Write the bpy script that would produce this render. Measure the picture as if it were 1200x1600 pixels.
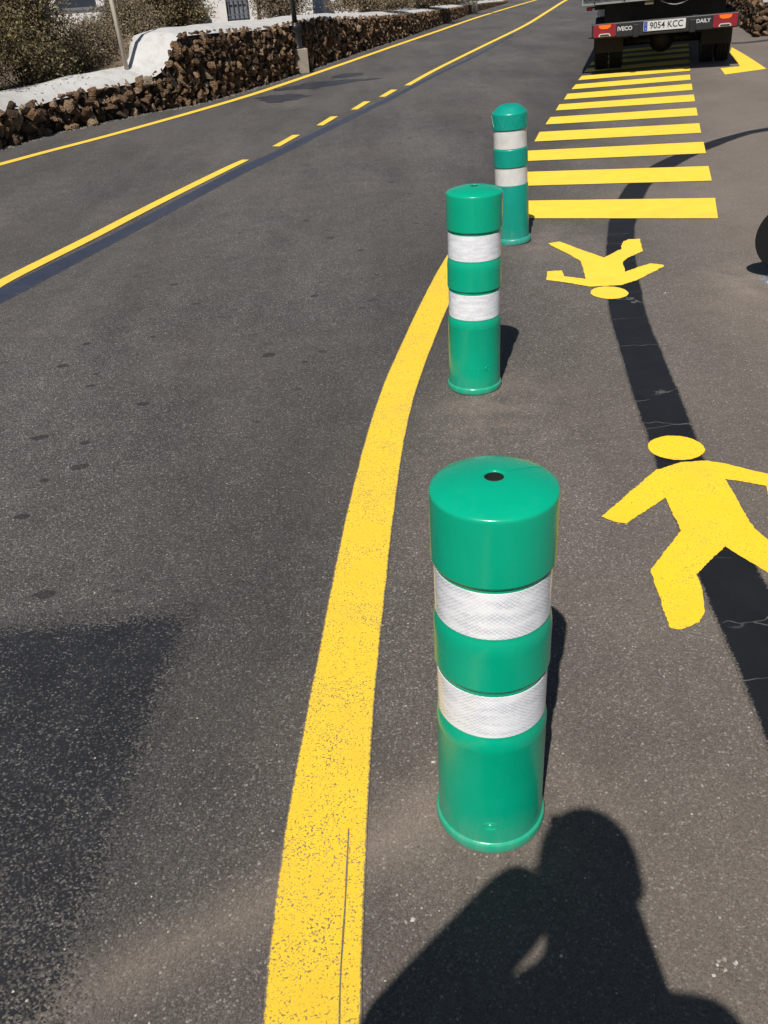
import bpy, bmesh, math, random
from mathutils import Vector, Matrix, noise

for o in list(bpy.data.objects):
    bpy.data.objects.remove(o, do_unlink=True)
SC = bpy.context.scene
COL = SC.collection

# ------------------------------------------------------------------ camera
CAM_H, PITCH, ROLL, FPX = 1.412, 0.55471, -0.06524, 1367.5
fw = Vector((0, math.cos(PITCH), -math.sin(PITCH)))
rt0 = Vector((1, 0, 0)); up0 = rt0.cross(fw)
rt = rt0 * math.cos(ROLL) + up0 * math.sin(ROLL)
up = -rt0 * math.sin(ROLL) + up0 * math.cos(ROLL)
cd = bpy.data.cameras.new('camera')
cam = bpy.data.objects.new('camera', cd); COL.objects.link(cam)
cd.sensor_fit = 'VERTICAL'; cd.sensor_height = 24.0
cd.lens = FPX / 1600 * 24.0
cd.clip_start = 0.02; cd.clip_end = 1500
cam.matrix_world = Matrix(((rt.x, up.x, -fw.x, 0), (rt.y, up.y, -fw.y, 0), (rt.z, up.z, -fw.z, CAM_H), (0, 0, 0, 1)))
SC.camera = cam
SC.render.resolution_x, SC.render.resolution_y = 768, 1024

# ------------------------------------------------------------------ light
SUN_AZ, SUN_EL = math.radians(16.8), math.radians(51.5)     # shadows run towards this azimuth (clockwise from +Y)
W = bpy.data.worlds.new('World'); SC.world = W; W.use_nodes = True
wn = W.node_tree; wn.nodes.clear()
sky = wn.nodes.new('ShaderNodeTexSky'); sky.sky_type = 'NISHITA'; sky.sun_disc = False
sky.sun_elevation = SUN_EL
sky.sun_rotation = SUN_AZ + math.pi
sky.air_density = 1.0; sky.dust_density = 0.6; sky.ozone_density = 1.5
bg = wn.nodes.new('ShaderNodeBackground'); bg.inputs[1].default_value = 0.05
wo = wn.nodes.new('ShaderNodeOutputWorld')
wn.links.new(sky.outputs[0], bg.inputs[0]); wn.links.new(bg.outputs[0], wo.inputs[0])
sl = bpy.data.lights.new('sun', 'SUN'); sl.energy = 4.6; sl.angle = math.radians(0.53); sl.color = (1.0, 0.955, 0.89)
sun = bpy.data.objects.new('sun', sl); COL.objects.link(sun)
ldir = Vector((math.sin(SUN_AZ) * math.cos(SUN_EL), math.cos(SUN_AZ) * math.cos(SUN_EL), -math.sin(SUN_EL)))
sun.rotation_euler = ldir.to_track_quat('-Z', 'Y').to_euler()
sun.location = (-3, -10, 14)
SC.view_settings.view_transform = 'Standard'; SC.view_settings.look = 'None'
SC.view_settings.exposure = 0.0; SC.view_settings.gamma = 1.0
SC.view_settings.use_curve_mapping = False

# ------------------------------------------------------------------ helpers
R = math.radians
def sstep(a):
    a = min(1.0, max(0.0, a)); return a * a * (3 - 2 * a)
def softplus(a, k):
    a *= k
    return (a if a > 30 else math.log1p(math.exp(max(a, -40)))) / k
def zf(x, y):
    """height of the paved ground: flat by the camera, rising gently to the right of the road further on"""
    dx, dy = x - 2.17, y - 5.45
    t = .297 * dx + .955 * dy; l = .955 * dx - .297 * dy
    sp = softplus(l + 4.3, 2.5)
    sp = max(6.5 - softplus(6.5 - sp, 2), 0)
    return .03 * sp * sstep(t / 9)

def tag(o, label=None, cat=None, group=None, kind=None):
    if label: o['label'] = label
    if cat: o['category'] = cat
    if group: o['group'] = group
    if kind: o['kind'] = kind
    return o
def empty(name, loc=(0, 0, 0), rot=(0, 0, 0)):
    o = bpy.data.objects.new(name, None); COL.objects.link(o)
    o.location = loc; o.rotation_euler = rot; o.empty_display_size = .1
    return o
def link(name, me, mat=None, parent=None, smooth=False):
    if mat is not None and len(me.materials) == 0: me.materials.append(mat)
    if smooth:
        for p in me.polygons: p.use_smooth = True
    o = bpy.data.objects.new(name, me); COL.objects.link(o)
    if parent is not None: o.parent = parent
    return o
def obj(name, bm, mat=None, parent=None, smooth=False):
    me = bpy.data.meshes.new(name); bm.normal_update(); bm.to_mesh(me); bm.free()
    return link(name, me, mat, parent, smooth)
def raw(name, verts, faces, mat=None, parent=None, smooth=False):
    me = bpy.data.meshes.new(name); me.from_pydata(verts, [], faces); me.update()
    return link(name, me, mat, parent, smooth)
def add_box(bm, c, s, rot=None, bevel=0.0, seg=2):
    m = Matrix.Translation(c)
    if rot is not None: m = m @ rot
    m = m @ Matrix.Diagonal((s[0], s[1], s[2], 1))
    r = bmesh.ops.create_cube(bm, size=1.0, matrix=m)
    if bevel:
        es = list({e for v in r['verts'] for e in v.link_edges})
        bmesh.ops.bevel(bm, geom=es, offset=bevel, segments=seg, profile=.5, affect='EDGES')
def box(name, c, s, mat, parent=None, bevel=0.0, rot=None, smooth=False):
    bm = bmesh.new(); add_box(bm, Vector(c), s, rot, bevel)
    return obj(name, bm, mat, parent, smooth)
def add_tube(bm, pts, rad, n=10, caps=True):
    pts = [Vector(p) for p in pts]
    if not isinstance(rad, (list, tuple)): rad = [rad] * len(pts)
    rings = []; prev = None
    for i, p in enumerate(pts):
        d = (pts[min(i + 1, len(pts) - 1)] - pts[max(i - 1, 0)]).normalized()
        if prev is None:
            a = d.orthogonal().normalized()
        else:
            a = (prev - d * prev.dot(d)).normalized()
        prev = a; b = d.cross(a)
        rings.append([bm.verts.new(p + (a * math.cos(2 * math.pi * k / n) + b * math.sin(2 * math.pi * k / n)) * rad[i]) for k in range(n)])
    for i in range(len(rings) - 1):
        for k in range(n):
            bm.faces.new((rings[i][k], rings[i][(k + 1) % n], rings[i + 1][(k + 1) % n], rings[i + 1][k]))
    if caps:
        bm.faces.new(list(reversed(rings[0]))); bm.faces.new(rings[-1])
def tube(name, pts, rad, mat, parent=None, n=10, smooth=True):
    bm = bmesh.new(); add_tube(bm, pts, rad, n)
    return obj(name, bm, mat, parent, smooth)
def lathe(name, prof, mat, parent=None, n=72, uvr=None, smooth=True, close=False):
    """profile = list of (radius, z); a repeated point makes a hard edge"""
    bm = bmesh.new(); uv = bm.loops.layers.uv.new('UVMap')
    rings = []
    for (r_, z_) in prof:
        rings.append([bm.verts.new((r_ * math.cos(2 * math.pi * k / n), r_ * math.sin(2 * math.pi * k / n), z_)) for k in range(n)])
    rr = uvr or max(p[0] for p in prof)
    for i in range(len(rings) - 1):
        if prof[i] == prof[i + 1]: continue
        for k in range(n):
            f = bm.faces.new((rings[i][k], rings[i][(k + 1) % n], rings[i + 1][(k + 1) % n], rings[i + 1][k]))
            us = (k, k + 1, k + 1, k); zs = (prof[i][1], prof[i][1], prof[i + 1][1], prof[i + 1][1])
            for l, u_, z_ in zip(f.loops, us, zs):
                l[uv].uv = (u_ / n * 2 * math.pi * rr, z_)
    if close:
        bm.faces.new(rings[-1]); bm.faces.new(list(reversed(rings[0])))
    return obj(name, bm, mat, parent, smooth)
def children(o): return [c for c in bpy.data.objects if c.parent == o]
def copy_tree(o, parent=None):
    c = o.copy(); COL.objects.link(c); c.parent = parent
    for ch in children(o): copy_tree(ch, c)
    return c
def text_mesh(body, size, extrude=0.0, sx=1.0, bold=0.0):
    cu = bpy.data.curves.new('lettering', 'FONT'); cu.body = body; cu.size = size; cu.extrude = extrude
    cu.align_x = 'CENTER'; cu.align_y = 'CENTER'; cu.offset = bold; cu.resolution_u = 4
    t = bpy.data.objects.new('lettering', cu); COL.objects.link(t)
    bpy.context.view_layer.update()
    dg = bpy.context.evaluated_depsgraph_get()
    me = bpy.data.meshes.new_from_object(t.evaluated_get(dg))
    bpy.data.objects.remove(t, do_unlink=True)
    for v in me.vertices: v.co.x *= sx
    return me

# ------------------------------------------------------------------ node helpers
class NT:
    def __init__(s, name):
        s.m = bpy.data.materials.new(name); s.m.use_nodes = True
        s.t = s.m.node_tree; s.t.nodes.clear()
        s.out = s.t.nodes.new('ShaderNodeOutputMaterial')
        s.b = s.t.nodes.new('ShaderNodeBsdfPrincipled')
        s.t.links.new(s.b.outputs[0], s.out.inputs[0])
    def n(s, k, **kw):
        nd = s.t.nodes.new('ShaderNode' + k)
        for a, v in kw.items(): setattr(nd, a, v)
        return nd
    def l(s, a, b): s.t.links.new(a, b)
    def put(s, sock, v):
        if hasattr(v, 'is_output'): s.l(v, sock)
        elif isinstance(v, (tuple, list)) and len(v) == 3 and sock.type == 'RGBA': sock.default_value = (*v, 1)
        else: sock.default_value = v
    def set(s, **kw):
        for k, v in kw.items(): s.put(s.b.inputs[k.replace('_', ' ')], v)
    def math(s, op, a, b=None, clamp=False):
        nd = s.n('Math', operation=op, use_clamp=clamp); s.put(nd.inputs[0], a)
        if b is not None: s.put(nd.inputs[1], b)
        return nd.outputs[0]
    def mix(s, fac, a, b, mode='MIX'):
        nd = s.n('Mix', data_type='RGBA', blend_type=mode); nd.clamp_factor = True
        s.put(nd.inputs[0], fac); s.put(nd.inputs[6], a); s.put(nd.inputs[7], b)
        return nd.outputs[2]
    def mixf(s, fac, a, b):
        nd = s.n('Mix', data_type='FLOAT'); s.put(nd.inputs[0], fac); s.put(nd.inputs[2], a); s.put(nd.inputs[3], b)
        return nd.outputs[0]
    def ramp(s, fac, stops, interp='LINEAR'):
        nd = s.n('ValToRGB'); nd.color_ramp.interpolation = interp
        e = nd.color_ramp.elements
        while len(e) < len(stops): e.new(.5)
        for i, (p, c) in enumerate(stops):
            e[i].position = p
            e[i].color = (c, c, c, 1) if isinstance(c, (int, float)) else (*c, 1)
        s.put(nd.inputs[0], fac); return nd.outputs[0]
    def rng(s, v, a, b, c=0.0, d=1.0):
        nd = s.n('MapRange'); nd.clamp = True
        s.put(nd.inputs[0], v)
        for i, x in enumerate((a, b, c, d)): s.put(nd.inputs[i + 1], x)
        return nd.outputs[0]
    def noise(s, vec, scale, detail=4, rough=.55, dist=0.0):
        nd = s.n('TexNoise'); s.l(vec, nd.inputs['Vector'])
        nd.inputs['Scale'].default_value = scale; nd.inputs['Detail'].default_value = detail
        nd.inputs['Roughness'].default_value = rough; nd.inputs['Distortion'].default_value = dist
        return nd.outputs[0]
    def voro(s, vec, scale, feature='F1', dim='3D', rnd=1.0):
        nd = s.n('TexVoronoi', feature=feature, voronoi_dimensions=dim); s.l(vec, nd.inputs['Vector'])
        nd.inputs['Scale'].default_value = scale; nd.inputs['Randomness'].default_value = rnd
        return nd
    def pos(s): return s.n('NewGeometry').outputs['Position']
    def objc(s): return s.n('TexCoord').outputs['Object']
    def sep(s, v):
        nd = s.n('SeparateXYZ'); s.l(v, nd.inputs[0]); return nd.outputs
    def mapv(s, v, loc=(0, 0, 0), rot=(0, 0, 0), sc=(1, 1, 1)):
        nd = s.n('Mapping'); s.l(v, nd.inputs[0]); nd.inputs[1].default_value = loc
        nd.inputs[2].default_value = rot; nd.inputs[3].default_value = sc; return nd.outputs[0]
    def bump(s, h, strength=.5, dist=.01, normal=None):
        nd = s.n('Bump'); nd.inputs['Strength'].default_value = strength; nd.inputs['Distance'].default_value = dist
        s.put(nd.inputs['Height'], h)
        if normal is not None: s.l(normal, nd.inputs['Normal'])
        return nd.outputs[0]

def simple(name, col, rough=.6, metal=0.0, nscale=0, namt=.25, bump=0.0, bscale=60, spec=.5):
    t = NT(name)
    c = col
    if nscale:
        nz = t.noise(t.objc(), nscale, 5)
        c = t.mix(t.rng(nz, .3, .7), tuple(x * (1 - namt) for x in col), tuple(min(1, x * (1 + namt)) for x in col))
    t.set(Base_Color=c, Roughness=rough, Metallic=metal)
    t.b.inputs['Specular IOR Level'].default_value = spec
    t.b.inputs['Diffuse Roughness'].default_value = 1.0
    if bump: t.set(Normal=t.bump(t.noise(t.objc(), bscale, 5), bump, .004))
    return t.m

def asphalt_nodes(t):
    """returns colour, roughness, height, aggregate mask — in world coordinates so paint and road share the same grains"""
    p = t.pos(); x, y, z = t.sep(p)
    v1 = t.voro(p, 245, dim='2D'); v2 = t.voro(p, 560, dim='2D'); v3 = t.voro(p, 47, dim='2D')
    c1 = t.sep(v1.outputs['Color']); c2 = t.sep(v2.outputs['Color']); c3 = t.sep(v3.outputs['Color'])
    g1 = t.ramp(c1[0], [(0, .026), (.40, .058), (.75, .098), (.93, .16), (1, .38)])
    g2 = t.ramp(c2[0], [(0, .026), (.5, .068), (.85, .12), (1, .28)])
    g = t.mix(.42, g1, g2)
    edge = t.rng(v1.outputs['Distance'], .25, .75, 1.0, .55)
    g = t.mix(1.0, g, edge, 'MULTIPLY')
    # scattered larger pale chippings
    chip = t.math('MULTIPLY', t.math('GREATER_THAN', c3[0], .965), t.math('LESS_THAN', v3.outputs['Distance'], .12))
    g = t.mix(t.math('MULTIPLY', chip, .75), g, (.42, .38, .33))
    # warm tint, cell by cell
    tint = t.ramp(c1[1], [(0, (1.13, 1.0, .90)), (.6, (1.06, 1.0, .95)), (1, (1.0, 1.0, 1.0))])
    g = t.mix(1.0, g, tint, 'MULTIPLY')
    # broad wear and dust
    n1 = t.noise(p, .55, 5, .6, .4); n2 = t.noise(t.mapv(p, rot=(0, 0, R(-8)), sc=(1.6, .35, 1)), 1.1, 6, .6, .3); n3 = t.noise(p, 6.5, 5, .65)
    g = t.mix(1.0, g, t.rng(n2, .28, .72, .72, 1.30), 'MULTIPLY')
    g = t.mix(1.0, g, t.rng(n3, .25, .75, .84, 1.16), 'MULTIPLY')
    # the walkers' side of the yellow line is paler and dustier than the worn lane
    lx = t.math('SUBTRACT', t.math('MULTIPLY', t.math('SUBTRACT', x, 2.17), .955), t.math('MULTIPLY', t.math('SUBTRACT', y, 5.45), .297))
    side = t.rng(t.math('ADD', lx, t.math('MULTIPLY', t.math('SUBTRACT', n1, .5), 1.2)), -1.5, .3)
    dust = t.math('ADD', t.math('MULTIPLY', side, .37), t.rng(n1, .45, .75, 0, .16))
    near = t.rng(t.math('ADD', y, t.math('MULTIPLY', t.math('SUBTRACT', n2, .5), .9)), .55, 1.25, .20, 0)  # paler tone on the nearest ground, fading out with distance
    dust = t.math('ADD', dust, near)
    for (bx_, by_, br_) in ((.1697, 1.148, .30), (.41, 3.0, .42), (.95, 5.2, .45), (1.95, 4.1, .5)):   # sand gathers round the feet of the posts
        dd = t.math('POWER', t.math('ADD', t.math('POWER', t.math('SUBTRACT', x, bx_), 2.0), t.math('POWER', t.math('SUBTRACT', y, by_), 2.0)), .5)
        dust = t.math('ADD', dust, t.math('MULTIPLY', t.rng(dd, .09, br_, .26, 0), t.rng(n3, .38, .62)))
    # drift of pale sand swept across the foot of the bollard
    band = t.math('ABSOLUTE', t.math('SUBTRACT', t.math('MULTIPLY', t.math('ADD', x, .56), .458), t.math('MULTIPLY', t.math('SUBTRACT', y, .82), .889)))
    band = t.rng(t.math('ADD', band, t.math('MULTIPLY', t.math('SUBTRACT', n3, .5), .09)), .0, .10, 1, 0)
    band = t.math('MULTIPLY', band, t.math('MULTIPLY', t.rng(x, -.75, -.5), t.rng(x, .02, .16, 1, 0)))
    dust = t.math('ADD', dust, t.math('MULTIPLY', band, .40))
    dust = t.math('MULTIPLY', dust, t.rng(c2[1], 0, 1, .55, 1.25), clamp=True)
    g = t.mix(dust, g, (.27, .215, .172))
    # darker polished wheel track just inside the yellow line
    tk_ = t.math('MULTIPLY', t.rng(t.math('ADD', lx, t.math('MULTIPLY', t.math('SUBTRACT', n1, .5), .6)), -2.1, -1.55), t.rng(lx, -1.25, -1.0, 1, 0))
    tk_ = t.math('MULTIPLY', tk_, t.math('SUBTRACT', 1.0, t.math('MULTIPLY', band, .8)))
    g = t.mix(t.math('MULTIPLY', tk_, .34), g, (.03, .028, .026))
    # oil drips in the lane
    sv = t.voro(t.mapv(p, rot=(0, 0, R(12)), sc=(1.0, 1.35, 1)), 3.4, dim='2D')
    sc_ = t.sep(sv.outputs['Color'])
    rad = t.rng(sc_[0], .35, 1.0, .0, .10)
    spot = t.math('LESS_THAN', t.math('ADD', sv.outputs['Distance'], t.math('MULTIPLY', t.math('SUBTRACT', t.noise(p, 16, 4, .6), .5), .20)), rad)
    lane = t.math('MULTIPLY', t.rng(lx, -3.4, -2.9), t.rng(lx, -1.9, -1.5, 1, 0))
    g = t.mix(t.math('MULTIPLY', t.math('MULTIPLY', spot, lane), .72), g, (.022, .02, .02))
    h = t.math('ADD', t.math('MULTIPLY', v1.outputs['Distance'], -1.0), t.math('MULTIPLY', v2.outputs['Distance'], -.45))
    rough = t.rng(c1[2], 0, 1, .55, .9)
    return g, rough, h, c1, v1, p

def mat_asphalt():
    t = NT('asphalt'); g, ro, h, *_ = asphalt_nodes(t)
    t.set(Base_Color=g, Roughness=ro, Normal=t.bump(h, .45, .0028))
    t.b.inputs['Specular IOR Level'].default_value = .3
    t.b.inputs['Diffuse Roughness'].default_value = 1.0
    return t.m
def edge_mask(t, p, amp=.010, base=.003):
    at = t.n('Attribute'); at.attribute_name = 'edge'; at.attribute_type = 'GEOMETRY'
    nz = t.noise(p, 160, 3, .7)
    d = t.math('SUBTRACT', at.outputs['Fac'], t.math('MULTIPLY', t.math('SUBTRACT', nz, .38), amp))
    return t.rng(d, base * .2, base, 1, 0)
def mat_yellow(name, wear, col=(.80, .535, .045)):
    t = NT(name); g, ro, h, c1, v1, p = asphalt_nodes(t)
    pn = t.noise(p, 9, 5, .6); pf = t.noise(p, 75, 5, .75)
    vf = t.voro(p, 400, dim='2D'); cf = t.sep(vf.outputs['Color'])
    pit = t.math('ADD', t.math('MULTIPLY', cf[0], .5), t.math('MULTIPLY', t.math('SUBTRACT', v1.outputs['Distance'], .3), .8))
    pit = t.math('ADD', pit, t.math('MULTIPLY', t.math('SUBTRACT', pn, .5), .85))
    pit = t.math('ADD', pit, t.math('MULTIPLY', t.math('SUBTRACT', pf, .5), .9))
    m = t.math('MAXIMUM', t.rng(pit, .95 - wear, 1.20 - wear, 0, .88), edge_mask(t, p, .012))
    yc = t.mix(t.rng(pn, .25, .75), tuple(c * .90 for c in col), tuple(c * 1.06 for c in col))
    yc = t.mix(t.math('MULTIPLY', t.rng(t.noise(p, 240, 3, .7), .45, .75), .35 * min(1, wear * 2.2 + .15)), yc, tuple(c * .62 for c in col))
    dirty = t.mix(.30, g, (.30, .235, .13))
    yc = t.mix(t.math('MULTIPLY', t.rng(t.noise(p, 2.6, 5, .65), .5, .72), .16), yc, (.30, .24, .13))
    t.set(Base_Color=t.mix(m, yc, dirty), Roughness=t.mixf(m, .62, ro), Normal=t.bump(h, .22, .004))
    t.b.inputs['Specular IOR Level'].default_value = .4
    t.b.inputs['Diffuse Roughness'].default_value = .6
    return t.m
def mat_blackout(name, wear=.25, col=(.0125, .0145, .019), rough=.42, cracks=True, seed=0.0, fade=None, spec=.5):
    t = NT(name); g, ro, h, c1, v1, p = asphalt_nodes(t)
    pn = t.noise(p, 7, 5, .65)
    a = t.math('ADD', t.math('MULTIPLY', c1[0], .62), t.math('ADD', t.math('MULTIPLY', t.math('SUBTRACT', pn, .5), .45), t.math('MULTIPLY', t.math('SUBTRACT', t.noise(p, 130, 3, .7), .5), .5)))
    th = 1.0 - wear
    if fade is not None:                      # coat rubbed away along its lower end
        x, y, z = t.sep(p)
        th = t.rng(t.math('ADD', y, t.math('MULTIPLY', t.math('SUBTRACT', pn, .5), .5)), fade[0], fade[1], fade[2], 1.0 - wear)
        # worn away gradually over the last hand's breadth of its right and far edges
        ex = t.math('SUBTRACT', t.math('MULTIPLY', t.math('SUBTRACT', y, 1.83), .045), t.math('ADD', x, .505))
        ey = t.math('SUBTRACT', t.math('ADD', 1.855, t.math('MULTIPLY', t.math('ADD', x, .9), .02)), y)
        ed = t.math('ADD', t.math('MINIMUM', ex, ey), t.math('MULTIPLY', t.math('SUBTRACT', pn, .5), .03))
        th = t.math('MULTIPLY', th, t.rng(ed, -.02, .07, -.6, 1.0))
    nd = t.n('MapRange'); nd.clamp = True; t.put(nd.inputs[0], t.math('SUBTRACT', a, th)); nd.inputs[1].default_value = -.04 if fade is None else -.16; nd.inputs[2].default_value = .06 if fade is None else .20
    m = t.math('MAXIMUM', nd.outputs[0], edge_mask(t, p, .03, .006)) if fade is None else nd.outputs[0]
    base = t.mix(t.rng(pn, .3, .7), col, tuple(c * 1.5 for c in col))
    if cracks:
        wv = t.mapv(p, loc=(seed, seed, 0), rot=(0, 0, R(17)), sc=(.30, 2.2, 1))
        nz = t.n('TexNoise'); t.l(p, nz.inputs['Vector']); nz.inputs['Scale'].default_value = 14
        dv = t.n('VectorMath', operation='ADD'); t.l(wv, dv.inputs[0])
        sc2 = t.n('VectorMath', operation='SCALE'); t.l(nz.outputs['Color'], sc2.inputs[0]); sc2.inputs['Scale'].default_value = .10
        t.l(sc2.outputs[0], dv.inputs[1])
        ve = t.voro(dv.outputs[0], 1.7, feature='DISTANCE_TO_EDGE', dim='2D')
        cr = t.math('MULTIPLY', t.rng(ve.outputs['Distance'], .002, .007, 1, 0), t.rng(t.noise(p, 5.3, 2), .45, .56))
        base = t.mix(t.math('MULTIPLY', cr, .75), base, (.16, .15, .145))
    t.set(Base_Color=t.mix(m, base, g), Roughness=t.mixf(m, rough, ro), Normal=t.bump(h, .2, .004))
    t.b.inputs['Specular IOR Level'].default_value = spec
    return t.m

M_ASPH = mat_asphalt()
M_YNEAR = mat_yellow('yellow_paint_pitted', .44, (.84, .575, .04))
M_YFIG = mat_yellow('yellow_paint_figure', .33, (.90, .605, .025))
M_YBAY = mat_yellow('yellow_paint_bars', .20, (.90, .615, .055))
M_YLANE = mat_yellow('yellow_paint_lane', .10, (.90, .585, .065))
M_BLK = mat_blackout('black_cover_paint', .12, (.0115, .012, .0135), .5, spec=.25)
M_BLU = mat_blackout('blue_black_cover_paint', .16, (.034, .041, .064), .36, True, 3.0)
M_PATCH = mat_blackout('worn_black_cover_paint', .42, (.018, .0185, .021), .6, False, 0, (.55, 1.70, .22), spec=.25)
M_DP = mat_blackout('thin_black_cover_paint', .55, (.016, .019, .03), .4, False)

# ------------------------------------------------------------------ ground and road
def grid_sheet(name, xs, ys, zfun, mat):
    v = [(x, y, zfun(x, y)) for y in ys for x in xs]; n = len(xs)
    f = [(j * n + i, j * n + i + 1, (j + 1) * n + i + 1, (j + 1) * n + i) for j in range(len(ys) - 1) for i in range(n - 1)]
    return raw(name, v, f, mat, smooth=True)
def span(a, b, st): return [a + (b - a) * i / round((b - a) / st) for i in range(round((b - a) / st) + 1)]

t = NT('dry_soil'); p = t.pos()
nz = t.noise(p, 1.3, 6); n2 = t.noise(p, 25, 5)
t.set(Base_Color=t.mix(t.rng(n2, .3, .7), t.mix(t.rng(nz, .3, .7), (.15, .105, .07), (.27, .20, .14)), (.11, .08, .055)), Roughness=.95, Normal=t.bump(n2, .7, .03))
M_SOIL = t.m
g_ = grid_sheet('ground', [-600, -100, 0, 100, 600], [-300, -20, 60, 200, 900], lambda x, y: -.25, M_SOIL)
tag(g_, kind='structure')
road = grid_sheet('road', [-40, -14, -7] + span(-4, 13, .34) + [20, 40], [-25, -8] + span(-1, 30, .34) + span(33, 60, 3) + [100, 300], zf, M_ASPH)
tag(road, kind='structure')

def resample(P, k=5):
    out = []
    for i in range(len(P) - 1):
        p0, p1, p2, p3 = (Vector(P[max(i - 1, 0)]), Vector(P[i]), Vector(P[i + 1]), Vector(P[min(i + 2, len(P) - 1)]))
        for j in range(k):
            s = j / k
            out.append(.5 * (2 * p1 + (p2 - p0) * s + (2 * p0 - 5 * p1 + 4 * p2 - p3) * s * s + (3 * p1 - p0 - 3 * p2 + p3) * s ** 3))
    out.append(Vector(P[-1])); return out
RNG = random.Random(5)
def ribbon(name, A, B, mat, off, label=None, k=5, across=2, jitter=0.0, smooth=True):
    a = resample(A, k) if smooth else [Vector(q) for q in A]
    b = resample(B, k) if smooth else [Vector(q) for q in B]
    v = []; f = []; n = across + 1
    for i, (q0, q1) in enumerate(zip(a, b)):
        for c in range(n):
            s = c / across
            q = q0.lerp(q1, s)
            if jitter and c in (0, across):
                q = q + Vector((noise.noise((q.x * 9, q.y * 9, c * 7.1)), noise.noise((q.x * 9, q.y * 9, 50 + c)))) * jitter
            v.append((q.x, q.y, zf(q.x, q.y) + off))
    for i in range(len(a) - 1):
        for c in range(across):
            f.append((i * n + c, i * n + c + 1, (i + 1) * n + c + 1, (i + 1) * n + c))
    o = raw(name, v, f, mat, road)
    at = o.data.attributes.new('edge', 'FLOAT', 'POINT')
    for i in range(len(v)):
        k_ = i // n; s_ = (i % n) / across
        at.data[i].value = min(s_, 1 - s_) * (a[k_] - b[k_]).length
    if o.data.polygons[0].normal.z < 0: o.data.flip_normals()
    if label: o['label'] = label
    return o
def sheet(name, P, mat, off, label=None, jitter=0.0, sub=.06):
    pts = []
    for i in range(len(P)):
        q0, q1 = Vector(P[i]), Vector(P[(i + 1) % len(P)])
        n = max(1, int((q1 - q0).length / sub))
        for j in range(n):
            q = q0.lerp(q1, j / n)
            if jitter: q += (Vector((noise.noise((q.x * 14, q.y * 14, 3)), noise.noise((q.x * 14, q.y * 14, 9)))) + Vector((noise.noise((q.x * 95, q.y * 95, 3)), noise.noise((q.x * 95, q.y * 95, 9)))) * 1.3) * jitter
            pts.append(q)
    bm = bmesh.new(); vs = [bm.verts.new((q.x, q.y, zf(q.x, q.y) + off)) for q in pts]
    fc = bm.faces.new(vs); fc.normal_update()
    if fc.normal.z < 0: fc.normal_flip()
    bmesh.ops.triangulate(bm, faces=[fc])
    o = obj(name, bm, mat, road)
    at = o.data.attributes.new('edge', 'FLOAT', 'POINT')
    for q in at.data: q.value = 1.0
    if label: o['label'] = label
    return o

# --- painted markings (parts of the road)
STRIP_L = [(.66,-1.2),(.68,-.3),(.70,.4),(.72,.85),(.74,1.05),(0.759,1.25),(0.777,1.44),(0.795,1.642),(0.814,1.855),(0.844,2.121),(0.879,2.436),(0.912,2.635),(0.96,3.022),(1.027,3.446),(1.073,3.75),(1.132,4.068),(1.208,4.411),(1.3,4.783),(1.423,5.232),(1.532,5.597),(1.732,6.143),(1.921,6.565),(2.191,7.01),(2.428,7.303),(2.888,7.771),(3.322,8.09),(3.591,8.205),(4.3,8.45)]
STRIP_R = [(.79,-1.2),(.81,-.3),(.83,.4),(.85,.85),(.87,1.06),(0.891,1.277),(0.93,1.449),(0.967,1.626),(0.99,1.85),(1.016,2.118),(1.054,2.462),(1.079,2.611),(1.131,2.937),(1.187,3.323),(1.232,3.638),(1.28,3.917),(1.354,4.261),(1.481,4.804),(1.585,5.191),(1.698,5.552),(1.903,6.098),(2.086,6.511),(2.395,6.979),(2.632,7.28),(2.93,7.60),(3.30,7.94),(3.56,8.06),(4.3,8.3)]
ribbon('cover_paint_strip', STRIP_L, STRIP_R, M_BLK, .0016, 'black cover paint strip winding under the yellow figures and bars', jitter=.006)
BLUE_A = [(-2.6,3.6),(-2.193,4.658),(-2.082,4.94),(-1.911,5.429),(-1.709,6.007),(-1.566,6.502),(-1.298,7.434),(-1.023,8.316),(-0.852,8.72),(-0.51,9.734),(-0.065,10.984),(0.43,12.362),(1.202,14.668),(2.278,17.787),(3.576,22.074)]
BLUE_B = [(-2.48,3.4),(-2.087,4.376),(-1.983,4.65),(-1.80,5.22),(-1.63,5.80),(-1.48,6.30),(-1.20,7.24),(-.915,8.12),(-0.77,8.51),(-0.40,9.62),(0.05,10.92),(0.53,12.30),(1.26,14.55),(2.32,17.65),(3.60,22.0)]
ribbon('cover_paint_strip', BLUE_A, BLUE_B, M_BLU, .0016, 'cracked blue-black cover paint strip beside the centre line', jitter=.006)
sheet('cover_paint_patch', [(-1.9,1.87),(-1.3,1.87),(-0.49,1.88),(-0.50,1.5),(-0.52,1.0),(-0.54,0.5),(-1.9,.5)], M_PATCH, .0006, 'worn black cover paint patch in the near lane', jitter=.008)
for P in ([(-1.379,13.212),(-1.217,13.505),(-0.837,13.423),(-0.625,13.173),(-0.804,12.78),(-1.148,12.614)], [(-1.26,14.068),(-0.834,14.701),(-0.086,14.863),(0.527,14.747),(-0.02,14.495),(-0.605,13.97)], [(-0.369,15.387),(-0.158,15.851),(0.168,15.733),(0.02,15.299),(-0.226,15.123)]):
    sheet('cover_paint_patch', P, M_DP, .004, jitter=.10, sub=.12)
sheet('cover_paint_patch', [(5.819,15.084),(5.98,14.95),(6.3,15.0),(6.9,15.2),(6.9,15.0),(6.3,14.78),(5.9,14.72),(5.712,14.85)], M_DP, .004, jitter=.03)

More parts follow.
